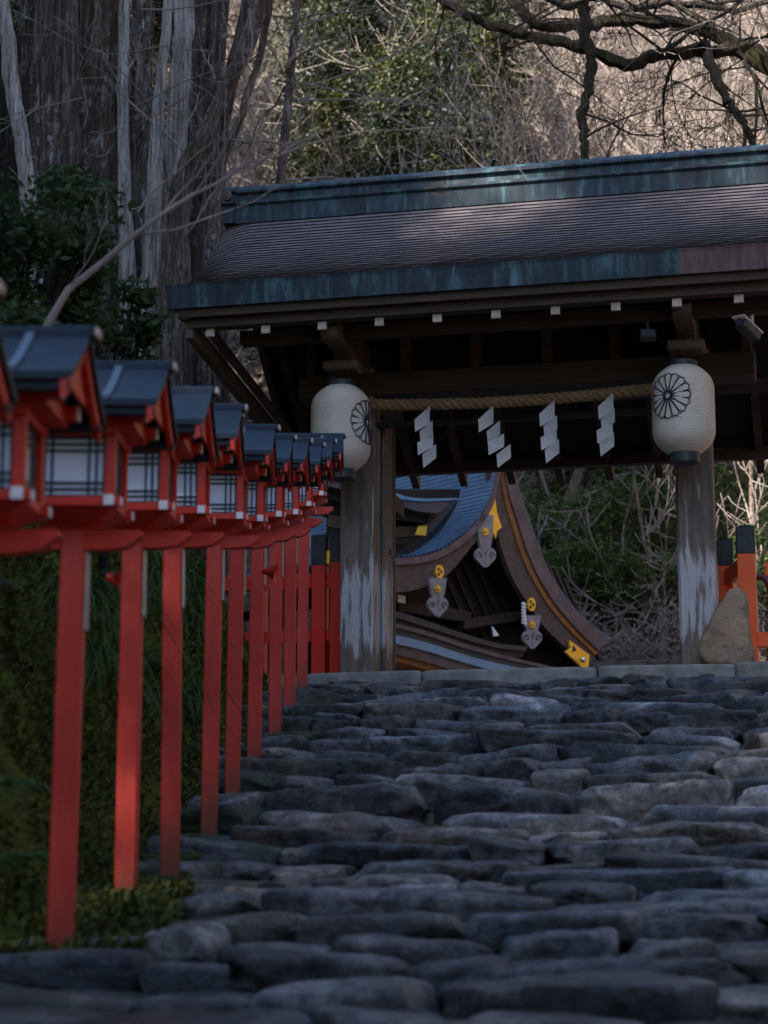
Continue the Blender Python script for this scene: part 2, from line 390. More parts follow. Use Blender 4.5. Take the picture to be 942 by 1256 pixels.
def hterr(x, y):
    x = np.asarray(x, float); y = np.asarray(y, float)
    v = y+.23*x*np.clip((y-4)/6, 0, 1)
    base = stairz(np.minimum(v, 18.3)) - .12
    base = np.where(v > 18.2, 1.875, base)
    tl = np.clip(xleft(y)-x, 0, None)
    wob = .25*np.sin(x*1.7+y*.9)+.18*np.sin(y*2.3-x*.7)
    bank = np.where(tl < 1.0, tl*1.75, 1.75+(tl-1.0)*.55)
    far = np.clip(tl-5.5, 0, None)  # added unseen rise far left, shaped to block the sun
    lim = np.clip((42-y)/18, 0, 1)*np.clip((y+70)/30, 0, 1)
    bank = np.minimum(bank, 9)+np.minimum(far*.6, 9)*lim + np.clip(tl, 0, 1)*wob*.5
    tr = np.clip(x-xright(y), 0, None)
    bank2 = np.where(tr < 1.2, -tr*.25, -.3+(tr-1.2)*.30)+np.clip(tr-14, 0, None)*.5
    hill = np.clip(y-40+1.5*np.sin(x*.3), 0, None)*.78+np.clip(y-75, 0, None)*.15
    hill = hill*np.clip((230-y)/60, 0, 1)
    rough = np.clip((y-39)/8, 0, 1)*(1.1*np.sin(x*.31+y*.17)+.7*np.sin(x*.7-y*.43)+.3*np.sin(x*1.9+y*1.3))
    h = base+bank+bank2+hill+rough
    return np.minimum(h, 95)
def hz(x, y): return float(hterr(np.array([x]), np.array([y]))[0])
def axis(pts): 
    out = []
    for a, b, s in pts: out += list(np.arange(a, b, s))
    return np.array(out+[pts[-1][1]])
xs = axis([(-420, -60, 24), (-60, -20, 2.5), (-20, -6, .7), (-6, -3.2, .25), (-3.2, 1, .09), (1, 7, .3), (7, 24, .9), (24, 80, 3), (80, 420, 26)])
ys = axis([(-220, -20, 20), (-20, 3, 1.2), (3, 20, .14), (20, 44, .6), (44, 120, 1.6), (120, 260, 8), (260, 700, 40)])
GX, GY = np.meshgrid(xs, ys); GZ = hterr(GX.ravel(), GY.ravel())
P3 = np.stack([GX.ravel(), GY.ravel(), GZ], 1)
onbank = np.clip((xleft(P3[:, 1])-P3[:, 0])*5, 0, 1)*np.clip((30-P3[:, 1])/5, 0, 1)
P3[:, 2] += fsin(P3*np.array([1, 1, 1]), 3, 4.0, 3)*.09*onbank
P3[:, 0] += fsin(P3, 5, 5.0, 3)*.07*onbank
nx, ny = len(xs), len(ys)
ii = (np.arange(ny-1)[:, None]*nx+np.arange(nx-1)[None, :]).ravel()
moss_at = np.clip(onbank*.85+np.where(P3[:, 0] < -3, .25, 0)*(P3[:, 1] < 45)+.12, 0, 1)
gr = np_mesh('ground', P3, np.stack([ii, ii+1, ii+nx+1, ii+nx], 1), M['ground'], smooth=True, attrs={'moss': moss_at})
tag(gr, kind='structure')

# ---------------------------------------------------------------- stone steps
def unit_stone(n=9):
    V = []; F = []; idx = {}
    def vid(p):
        k = tuple(round(c*1000) for c in p)
        if k not in idx: idx[k] = len(V); V.append(p)
        return idx[k]
    g = np.linspace(-1, 1, n)
    for ax in range(3):
        for sg in (-1, 1):
            for i in range(n-1):
                for j in range(n-1):
                    q = []
                    for a, b in ((i, j), (i+1, j), (i+1, j+1), (i, j+1)):
                        p = [0, 0, 0]; p[ax] = sg; p[(ax+1) % 3] = g[a]; p[(ax+2) % 3] = g[b]; q.append(vid(p))
                    F.append(q if sg > 0 else q[::-1])
    return np.array(V, float), np.array(F)
SV, SF = unit_stone(19)
def stone(cx, cy, cz, hx, hy, hz_, rz, seed, e=5.0, amp=.10, sk=1.):
    """rounded, dented block; half sizes hx hy hz_"""
    nrm = (np.abs(SV)**e).sum(1)**(1/e); P = SV/nrm[:, None]
    rr = np.random.default_rng(seed)
    H = np.array([hx, hy, hz_]); Q = P*H
    d = fsin(Q+seed*1.7, seed, 5.0, 5); d = d-.9*np.abs(fsin(Q*np.array([1, 1, 1.6]), seed+9, 9.0, 4))+.15
    fl_n = rr.normal(size=(5, 3)); fl_n /= np.linalg.norm(fl_n, axis=1)[:, None]
    L = P/np.linalg.norm(P, axis=1)[:, None]
    Q = Q+L*(d[:, None]*amp*np.array([min(hx, .3), min(hy, .3), hz_*1.15])[None, :]*1.3)
    if e > 4 and sk == 1.:      # split faces: a few flat cuts across corners
        for q_ in fl_n:
            lim_ = (np.abs(q_)*H).sum()*rr.uniform(.66, .86); over = np.clip(Q@q_-lim_, 0, None); Q = Q-over[:, None]*q_[None, :]*.85
    # skew so that fronts, tops and ends are not square
    k = rr.uniform(-1, 1, 6)*sk
    Q[:, 2] += Q[:, 0]*k[0]*.07+k[1]*.012; Q[:, 1] += Q[:, 0]*k[2]*.12
    Q[:, 0] *= 1+P[:, 2]*k[3]*.10+P[:, 1]*k[4]*.10
    Q[:, 2] *= 1+P[:, 0]*k[5]*.22
    c, s = math.cos(rz), math.sin(rz)
    global TOPLIT; TOPLIT = np.clip((P[:, 2]-.35)/.5, 0, 1)  # mask of the upper edges that get the painted light
    return np.stack([Q[:, 0]*c-Q[:, 1]*s+cx, Q[:, 0]*s+Q[:, 1]*c+cy, Q[:, 2]+cz], 1)
stairs = empty('stone_steps'); tag(stairs, kind='structure')
vv = 2.0; row = 0; NV = len(SV)
rows = []
while vv < 18.0:
    t_ = R.uniform(.42, .56)
    if vv+t_ > 17.9: t_ = 18.2-vv
    rows.append((vv, t_)); vv += t_
for ri, (v0, tr) in enumerate(rows):
    VV = []; FF = []; TI = []; MO = []; VA = []; TLIT = []; n = 0
    zt = float(stairz(v0+tr*.9)); zprev = float(stairz(v0-.1))
    rise = max(.09, zt-zprev)
    ymid = v0; xl = float(xleft(ymid))-R.uniform(.0, .25); xr = float(xright(ymid))+.3
    x = xl
    two = ri % 3 != 1
    while x < xr:
        wd = R.choice([R.uniform(.28, .5), R.uniform(.5, .85), R.uniform(.7, 1.15)])*(1.0 if v0 > 8 else 1.05)
        cx = x+wd/2
        vk = min(1, max(0, (v0-4)/6))
        y0 = v0-.23*cx*vk+R.uniform(-.035, .035)
        hh = rise*R.uniform(.62, .80)+.02
        dep = tr*.5+.10
        rz = -math.atan(.23*vk)+R.uniform(-.05, .05)
        seed = R.randrange(10**6)
        zt_ = zt+R.uniform(-.035, .025)
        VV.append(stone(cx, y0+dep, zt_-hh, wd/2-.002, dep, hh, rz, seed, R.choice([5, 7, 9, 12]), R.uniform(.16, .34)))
        TLIT.append(TOPLIT); FF.append(SF+n*NV); TI.append(np.full(NV, R.random()**1.3)); VA.append(np.full(NV, R.uniform(.55, 1.0) if R.random() < .75 else R.uniform(1.1, 1.75))); ml = max(0, 1-(cx-xl)/.75)
        MO.append(np.full(NV, ml)); n += 1
        if R.random() < .35:    # small packing stone low in the joint
            sw = R.uniform(.07, .15); 
            VV.append(stone(x+wd, y0+R.uniform(.0, .05)+sw, zt_-hh*1.1, sw, sw, hh*.7, rz+R.uniform(-.4, .4), seed+1, 3, .2))
            TLIT.append(TOPLIT*.3); FF.append(SF+n*NV); TI.append(np.full(NV, R.random())); VA.append(np.full(NV, R.uniform(.6, 1.5))); MO.append(np.full(NV, ml)); n += 1
        x += wd
    np_mesh('step', np.concatenate(VV), np.concatenate(FF), M['stone'], stairs, True, {'tint': np.concatenate(TI), 'moss': np.concatenate(MO), 'shade': np.concatenate(VA), 'toplit': np.concatenate(TLIT)})
# cut kerb along the landing
kb = MB()
def gw(lx, ly, z): return G+UX*lx+UY*ly+Vector((0, 0, z-0))
kx = [-1.6, -.35, .75, 2.38, 3.62, 5.2]
KV = []; KF = []; 
for i in range(len(kx)-1):
    a, b = kx[i], kx[i+1]; c = gw((a+b)/2, -.36, -.115)
    KV.append(stone(c.x, c.y, c.z, (b-a)/2-.004, .20, .14, -PS, 40+i, 16, .012, .12)); KF.append(SF+i*NV)
np_mesh('landing_kerb', np.concatenate(KV), np.concatenate(KF), M['granite'], stairs, True)
# paving of the landing behind the kerb
pv = MB(); 
pv.add([gw(-2.0, -.20, -.006), gw(5.6, -.20, -.006), gw(7.5, 14, -.006), gw(-6.0, 14, -.006)], [(0, 1, 2, 3)])
tag(pv.build('landing_pavement', M['granite']), kind='structure')

# ---------------------------------------------------------------- leaves, blades, branches
def leaf_cloud(centers, size, rng, aspect=2.2, droop=0., jit=0.):
    n = len(centers); d = rng.normal(size=(n, 3)); d[:, 2] = d[:, 2]*.6-droop; d /= np.linalg.norm(d, axis=1)[:, None]
    u = rng.normal(size=(n, 3)); s = np.cross(d, u); s /= np.linalg.norm(s, axis=1)[:, None]
    L = (size*rng.uniform(.6, 1.3, n))[:, None]; W = L/aspect
    c = np.asarray(centers)
    V = np.stack([c-d*L*.5, c+s*W*.5, c+d*L*.5, c-s*W*.5], 1).reshape(-1, 3)
    return V, np.arange(4*n).reshape(-1, 4)
def blades(base, dirs, length, width, rng, curl=.5):
    n = len(base); L = (length*rng.uniform(.5, 1.2, n))[:, None]; W = width*rng.uniform(.7, 1.2, n)[:, None]
    s = np.cross(dirs, np.array([0, 0, 1.])+rng.normal(size=(n, 3))*.2); s /= np.linalg.norm(s, axis=1)[:, None]
    mid = base+dirs*L*.5; tip = base+dirs*L; mid[:, 2] += .0; tip[:, 2] -= (L[:, 0]*curl)
    V = np.stack([base-s*W*.5, base+s*W*.5, mid+s*W*.45, mid-s*W*.45, tip+s*W*.06, tip-s*W*.06], 1).reshape(-1, 3)
    i = np.arange(n)*6
    F = np.concatenate([np.stack([i, i+1, i+2, i+3], 1), np.stack([i+3, i+2, i+4, i+5], 1)])
    return V, F
def grow(mb, p, d, L, r, depth, rng, up=.15, kids=(3, 5), spread=.75, seg0=6, minr=.008, wig=.16, tips=None):
    k = 5 if depth > 1 else 4
    pts = [Vector(p)]; rad = [r]; dd = Vector(d).normalized()
    for i in range(k):
        dd = (dd+Vector((rng.gauss(0, wig), rng.gauss(0, wig), rng.gauss(0, wig)+up*.3))).normalized()
        pts.append(pts[-1]+dd*(L/k)); rad.append(max(minr, r*(1-.75*(i+1)/k)))
    mb.tube(pts, rad, seg0 if depth > 2 else (4 if depth == 2 else 3), cap=False)
    if tips is not None and depth <= 1: tips += pts[2:]
    if depth <= 0: return
    for j in range(rng.randint(*kids)):
        f = rng.uniform(.3, 1.0); i = min(k-1, int(f*k)); q = pts[i].lerp(pts[i+1], f*k-i if f < 1 else 1)
        e = (pts[i+1]-pts[i]).normalized(); o = Vector((rng.gauss(0, 1), rng.gauss(0, 1), rng.gauss(0, .8)+up)).normalized()
        nd = (e*(1-spread*.6)+o*spread).normalized()
        grow(mb, q, nd, L*rng.uniform(.42, .70), max(minr, rad[i]*.55), depth-1, rng, up, kids, spread, seg0, minr, wig, tips)

# ---------------------------------------------------------------- shrine gate
gate = empty('shrine_gate', G, -PS)
tag(gate, 'timber shrine gate with bark roof and green copper ridge above the steps', 'gate')
PW = 3.24
for x0 in (.04, PW+.04):
    pm = MB(); 
    # tall square pillar in several height steps so the edges stay slightly uneven
    pm.box(x0-.165, x0+.165, -.165, .165, -.02, 3.05, .012)
    p_ = pm.build('pillar', M['pillar'], gate)
    st = MB().box(x0-.22, x0+.22, -.22, .22, -.05, .03, .01); st.build('pillar_base', M['granite'], p_)
# rear pillars
for x0 in (.04, PW+.04):
    MB().box(x0-.11+(-.20 if x0 < 1 else -.11), x0+.09+(-.20 if x0 < 1 else -.11), 1.75, 1.97, -.02, 2.6, .01).build('rear_pillar', M['doorwood'], gate)
    MB().box(x0-.05, x0+.05, .165, 1.75, 1.9, 2.08, .006).build('side_rail', M['beamy'], gate)
# main lintel and upper beams
MB().box(-.55, PW+.63, -.19, .19, 2.76, 2.99, .012).build('main_lintel', M['beamx'], gate)
MB().box(.205, PW-.125, -.05, .05, 2.475, 2.525, .008).build('lower_rail', M['soffit'], gate)
MB().box(-.9, PW+1.0, -1.02, -.90, 3.11, 3.25, .01).build('front_purlin', M['beamx'], gate)
MB().box(-.9, PW+1.0, 1.30, 1.44, 2.98, 3.10, .01).build('rear_purlin', M['beamx'], gate)
MB().box(-1.15, PW+1.2, -.09, .09, 4.36, 4.52, .01).build('ridge_beam', M['beamx'], gate)
# wooden transom wall above the lintel between posts
tw = MB()
for x in (-.5, .45, 1.15, 1.85, 2.5, 3.15, 3.75): tw.box(x, x+.09, -.06, .06, 2.99, 3.9)
tw.box(-.5, PW+.6, -.05, .05, 3.42, 3.52)
tw.build('strut_frame', M['armwood'], gate)
tb = MB(); tb.box(-.5, PW+.6, .062, .08, 2.99, 3.85); tb.build('back_boards', M['soffit'], gate)
# bracket arms over the pillars, stepped profile, carrying the front purlin
for x0 in (.04, PW+.04):
    prof = [(-.16, 2.99), (-.62, 2.99), (-.74, 3.02), (-.82, 3.08), (-1.22, 3.08), (-1.26, 3.12), (-1.26, 3.19), (-1.20, 3.24), (-.62, 3.27), (-.16, 3.33), (1.6, 3.12), (1.6, 2.95), (-.16, 2.95)]
    a = MB().prism([(x0-.08, y, z-.03) for y, z in prof], (.16, 0, 0)); a.build('bracket_arm', M['armwood'], gate)
    bl = MB().box(x0-.17, x0+.17, -.86, -.60, 2.86, 2.955, .02); bl.build('bearing_block', M['armwood'], gate)
# roof profile: (distance out, height); front eave at -1.5, rear eave at 2.7
def prof_front(t):   # t 0 ridge .. 1 eave : concave sweep
    return -.05-1.46*t, 4.80-1.24*(1.36*t-.36*t*t)
def prof_rear(t):
    return .05+2.62*t, 4.82-2.03*(1.36*t-.36*t*t)
EX0, EX1 = -1.34, PW+1.42
def roof_side(prof, nc, sgn, steep):
    V = []; F = []; cols = 60
    xsr = np.linspace(0, 1, cols)
    for i in range(nc):
        t0, t1 = i/nc, (i+1)/nc
        for (t, lift) in ((t0, .0), (t1, .013)):
            y, z = prof(t)
            # verges creep outwards and roll down towards the ends
            for k, u in enumerate(xsr):
                xa = EX0-.10*t**1.6; xb = EX1+.10*t**1.6
                x = xa+(xb-xa)*u; e = min(x-xa, xb-x); roll = .10*max(0, 1-e/.38)**2.0
                jitter = .0016*math.sin(k*2.1+i*1.7)+.0012*math.sin(k*5.3+i*3.1)
                V.append((x, y, z+lift-roll+jitter*(t == t1)))
        # riser under the course edge
        y, z = prof(t1)
        for k, u in enumerate(xsr):
            xa = EX0-.10*t1**1.6; xb = EX1+.10*t1**1.6; x = xa+(xb-xa)*u; e = min(x-xa, xb-x); roll = .10*max(0, 1-e/.38)**2.0
            V.append((x, y-sgn*.014, z-roll-.004))
        b = i*3*cols
        for k in range(cols-1):
            F.append((b+k, b+k+1, b+cols+k+1, b+cols+k)); F.append((b+cols+k, b+cols+k+1, b+2*cols+k+1, b+2*cols+k))
    return V, F
V, F = roof_side(prof_front, 31, -1, 1)
def slope(V, F):
    mb = MB(); mb.v = V; mb.f = F; o = mb.build('roof_slope', M['shingle'], gate); o.data.materials.append(M['edgeshade'])
    for p in o.data.polygons:
        vi = [v % 180//60 for v in p.vertices]
        if 2 in vi: p.material_index = 1
slope(V, F)
V, F = roof_side(prof_rear, 46, 1, 1)
slope(V, F)
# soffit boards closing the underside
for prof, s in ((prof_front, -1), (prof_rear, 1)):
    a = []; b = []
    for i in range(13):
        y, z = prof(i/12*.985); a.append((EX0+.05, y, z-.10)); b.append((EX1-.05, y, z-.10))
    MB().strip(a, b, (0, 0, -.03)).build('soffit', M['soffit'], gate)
# copper clad eave fascia, plum coloured towards the right end
yf, zf = prof_front(1)
def fascia(x0, x1, m, y, z0, z1):
    q = MB(); q.prism([(x0, y-.01, z0), (x0, y-.035, z1-.03), (x0, y-.045, z1), (x0, y+.10, z1+.012), (x0, y+.12, z0)], (x1-x0, 0, 0))
    return q.build('eave_fascia', m, gate)
fascia(EX0-.12, 3.30, M['copper'], yf, 3.355, 3.575); fascia(3.302, EX1+.12, M['copperplum'], yf, 3.357, 3.577)
yr, zr = prof_rear(1)
q = MB().box(EX0-.12, EX1+.12, yr-.05, yr+.02, zr-.16, zr+.03); q.build('eave_fascia', M['copperplum'], gate)
# stepped boards under the front eave
MB().box(EX0-.02, EX1+.02, yf+.03, yf+.17, 3.275, 3.352).build('eave_board', M['beamx'], gate)
MB().box(EX0+.06, EX1-.02, yf+.10, yf+.24, 3.19, 3.272).build('eave_board', M['beamx'], gate)
MB().box(EX0+.06, EX1-.02, yr-.2, yr-.07, zr-.26, zr-.165).build('eave_board', M['beamx'], gate)
# rafters with pale cut ends
for i in range(-1, 11):
    x = -.54+.5415*i
    if not EX0+.1 < x < EX1-.1: continue
    a = []; b = []
    for k in range(9):
        t = .02+.86*k/8; y, z = prof_front(t); z = min(z-.14, 9); a.append((x-.035, y, z)); b.append((x+.035, y, z))
    yt, zt = a[-1][1], a[-1][2]
    a.append((x-.035, -1.36, 3.19)); b.append((x+.035, -1.36, 3.19))
    rf = MB().strip(a, b, (0, 0, -.075)).build('rafter', M['beamy'], gate)
    MB().box(x-.042, x+.042, -1.372, -1.345, 3.108, 3.186, .004).build('rafter_end', M['plaque'], rf)
    a = []; b = []
    for k in range(9):
        t = .02+1.03*k/8; y, z = prof_rear(t); a.append((x-.04, y, z-.15)); b.append((x+.04, y, z-.15))
    MB().strip(a, b, (0, 0, -.15)).build('rafter', M['beamy'], gate)
# bargeboards at both gables and the low rail tying the eave corners
for xx in (EX0+.02, EX1-.08):
    for prof in (prof_front, prof_rear):
        a = []; b = []
        for k in range(13):
            y, z = prof(k/12*.97); a.append((xx, y, z-.09)); b.append((xx, y, z-.32))
        MB().strip(a, b, (.06, 0, 0)).build('bargeboard', M['armwood'], gate)
    MB().prism([(xx+.01, -1.40, 3.27), (xx+.01, -1.40, 3.10), (xx+.01, 2.4, 2.62), (xx+.01, 2.4, 2.80)], (.07, 0, 0)).build('gable_rail', M['hallwood'], gate)
    MB().prism([(xx+.14, -1.34, 3.30), (xx+.14, -1.34, 3.22), (xx+.14, 2.4, 2.74), (xx+.14, 2.4, 2.82)], (.05, 0, 0)).build('gable_rail', M['armwood'], gate)
# copper ridge in two tiers
rg = MB()
rp = [(-.25, 4.60), (-.26, 4.77), (-.29, 4.79), (-.29, 4.815), (-.20, 4.83), (-.20, 4.91), (-.24, 4.93), (-.24, 4.955), (-.15, 5.02), (0, 5.05)]
rp = rp+[(-y, z) for y, z in rp[-2::-1]]
rg.prism([(EX0+.14, y, z) for y, z in rp], (EX1-EX0-.28, 0, 0))
ridge = rg.build('ridge_cap', M['copper'], gate)
for xx in (EX0+.0, EX1-.14):
    MB().prism([(xx, y*1.05, z+.01) for y, z in rp], (.137, 0, 0)).build('ridge_end', M['copper'], ridge)
MB().lathe([(.0, -.01), (.05, -.01), (.05, .02), (.02, .03)], 12, (0, 0, 0)).build('ridge_boss', M['hallwood'], ridge).matrix_local = Matrix.Translation((EX0+.07, -.30, 4.88)) @ Matrix.Rotation(math.radians(90), 4, 'X')
# open door leaf behind each pillar
for x0, s in ((.04, 1), (PW+.04, -1)):
    xa = x0+s*.17
    lf_ = MB().box(min(xa, xa+s*.035), max(xa, xa+s*.035), .166, .52, .05, 2.6, .004).build('door_leaf', M['pillar'], gate)
    MB().box(min(xa, xa+s*.05), max(xa, xa+s*.05), .522, .58, .04, 2.6, .004).build('door_stile', M['doorwood'], lf_)
    MB().box(min(xa+s*.036, xa+s*.06), max(xa+s*.036, xa+s*.06), .36, .39, 1.28, 1.33).build('latch', M['black'], lf_)

# paper lanterns on the gate
def crest(R0, zc, ang, rr):              # sixteen-petal flower outline laid on the lantern surface
    mb = MB()
    def surf(a, z):
        th = ang+a/R0; r = radius_at(z)+.004
        return Vector((r*math.sin(th), -r*math.cos(th), z))
    def line(pts2, w_):
        P = [surf(a, zc+z) for a, z in pts2]
        mb.tube(P, w_, 4, cap=False)
    line([(.028*math.cos(t), .028*math.sin(t)) for t in np.linspace(0, 2*math.pi, 17)], .0045)
    for k in range(16):
        a0 = 2*math.pi*k/16; h = math.pi/16
        pts = [(.03*math.cos(a0-h*.5), .03*math.sin(a0-h*.5))]
        rt = rr*.88
        pts.append((rt*math.cos(a0-h*.93), rt*math.sin(a0-h*.93)))
        for t in np.linspace(-1, 1, 7)[1:-1]:
            ra = rr*.88+rr*.12*math.cos(t*math.pi/2); pts.append((ra*math.cos(a0+h*.93*t), ra*math.sin(a0+h*.93*t)))
        pts.append((rt*math.cos(a0+h*.93), rt*math.sin(a0+h*.93))); pts.append((.03*math.cos(a0+h*.5), .03*math.sin(a0+h*.5)))
        line(pts, .0052)
        ob = a0+h; line([(rr*.95*math.cos(ob)-.0, rr*.95*math.sin(ob)), (rr*1.0*math.cos(ob), rr*1.0*math.sin(ob))], .006)
    return mb
LH = .81; LR = .285
def radius_at(z):
    u = abs(z/(LH/2)); return LR*(1-.50*max(0, (u-.42)/.58)**2.6)
def paper_lantern(lx, ang, label):
    root = empty('paper_lantern', gw(lx, -.72, 2.315), -PS)
    tag(root, label, 'paper lantern', 'white paper lanterns hanging from the gate')
    prof = []
    nr = 46
    for i in range(nr*4+1):
        z = -LH/2+LH*i/(nr*4); r = radius_at(z)-.0055*(1-abs(math.sin(math.pi*i/4)))
        prof.append((r, z))
    MB().lathe(prof, 64).build('paper_shade', M['lanternpaper'], root, True)
    crest(LR, .085 if ang < .5 else .03, ang, .212).build('flower_crest', M['ink'], root)
    MB().lathe([(.125, -.09), (.135, -.085), (.137, 0), (.135, .01), (.10, .015)], 32, (0, 0, -LH/2)).build('bottom_ring', M['black'], root, True)
    MB().lathe([(.10, -.015), (.135, -.01), (.137, .05), (.125, .055), (.02, .06)], 32, (0, 0, LH/2)).build('top_ring', M['black'], root, True)
    h = MB(); h.tube([(-.10, 0, LH/2+.05), (-.06, 0, LH/2+.14), (0, 0, LH/2+.17), (.06, 0, LH/2+.14), (.10, 0, LH/2+.05)], .008, 6)
    h.tube([(0, 0, LH/2+.17), (0, 0, LH/2+.40)], .006, 6); h.build('hanger', M['black'], root)
    return root
paper_lantern(.02, math.radians(62+13), 'ribbed white paper lantern before the left pillar, partly hidden by the red lantern row')
paper_lantern(3.235, math.radians(-21-3), 'ribbed white paper lantern in full view before the right pillar')

# twisted straw rope under the lintel
rm = MB()
xa, xb = .10, 2.98
for s in range(3):
    pts = []; n = 190
    for i in range(n+1):
        u = i/n; x = xa+(xb-xa)*u; a = 2*math.pi*(u*13)+s*2*math.pi/3
        sag = -.05*math.sin(math.pi*u)
        pts.append((x, -.26+.026*math.cos(a), 2.655+sag+.026*math.sin(a)))
    rm.tube(pts, [.033*min(1, .45+i/12, .45+(n-i)/12) for i in range(n+1)], 8)
rope = empty('straw_rope', G, -PS); tag(rope, 'thick twisted straw rope strung under the lintel of the gate', 'rope')
rm.build('strands', M['rope'], rope, True)
# zigzag paper streamers
def streamer(px, py, label, seed):
    r = ray(px, py); t = (G.dot(UY)-.33)/r.dot(UY); p = r*t
    root = empty('paper_streamer', p, -PS+.0)
    tag(root, label, 'paper streamer', 'zigzag paper streamers on the rope')
    q = random.Random(seed); mb = MB(); tw_ = q.uniform(-.1, .1)
    x, z = .02, .0; w_ = .15
    x0 = .0; lean = q.uniform(-.01, .02)+(0.03 if seed == 2 else 0)
    for k in range(4):
        top = -.116*k; off = lean*k*1.0+(.013 if k % 2 else -.013); sx_ = (1, .93, 1.04, .97)[k]
        a = (off+.075*sx_, top+(.045 if k == 0 else .0)); b = (off+.075*sx_, top-.132); c = (off-.062*sx_, top-.218); d = (off-.070*sx_, top-.090)
        yy = -.004*k; tl = .022*(-1)**k+q.uniform(-.008, .008)
        mid = ((a[0]+c[0])/2, (a[1]+c[1])/2)
        mb.add([(a[0], yy+tl, a[1]), (b[0], yy+tl*.4, b[1]), (c[0], yy-tl, c[1]), (d[0], yy-tl*.3, d[1]), (mid[0], yy+.012, mid[1])], [(0, 1, 4), (1, 2, 4), (2, 3, 4), (3, 0, 4)])
    fp = mb.build('folded_paper', M['shide'], root); sd_ = fp.modifiers.new('thick', 'SOLIDIFY'); sd_.thickness = .002
    MB().tube([(.045, .0, -.005), (.02, .03, .05), (.0, .07, .07)], .004, 5).build('string', M['rope'], root)
streamer(519, 503, 'white zigzag paper streamer nearest the left pillar of the gate', 1)
streamer(597, 503, 'white zigzag paper streamer leaning sideways, second from the left pillar', 2)
streamer(672, 496, 'white zigzag paper streamer third from the left pillar', 3)
streamer(744, 487, 'white zigzag paper streamer nearest the right paper lantern', 4)

# small box light and the camera on the gate's front beams
sl = empty('floodlight', gw(2.95, -.95, 2.98), -PS+.2); tag(sl, 'small grey box floodlight mounted under the eave left of the right lantern', 'floodlight')
MB().box(-.075, .075, -.04, .04, -.05, .04, .01, Matrix.Rotation(-.5, 4, 'X')).build('housing', M['black'], sl)
MB().box(-.065, .065, -.047, -.041, -.04, .03, .0, Matrix.Rotation(-.5, 4, 'X')).build('glass_face', M['lantseam'], sl)
MB().box(-.012, .012, -.01, .01, .04, .13).build('mount', M['black'], sl)
scm = empty('security_camera', gw(3.86, -1.02, 2.93), -PS-.45); tag(scm, 'white security camera with a sunshield under the right eave', 'security camera')
T = Matrix.Rotation(-.25, 4, 'X')
MB().box(-.055, .055, -.17, .12, -.04, .045, .012, T).build('housing', M['black'], scm)
MB().box(-.066, .066, -.22, .14, .047, .06, .004, T).build('sunshield', M['whitecap'], scm)
MB().lathe([(.034, 0), (.036, .03), (.028, .035)], 20).build('lens', M['ink'], scm).matrix_local = T @ Matrix.Translation((0, -.17, 0)) @ Matrix.Rotation(math.radians(90), 4, 'X')
MB().tube([(0, .05, .05), (0, .06, .17)], .018, 8).build('mount', M['whitecap'], scm)

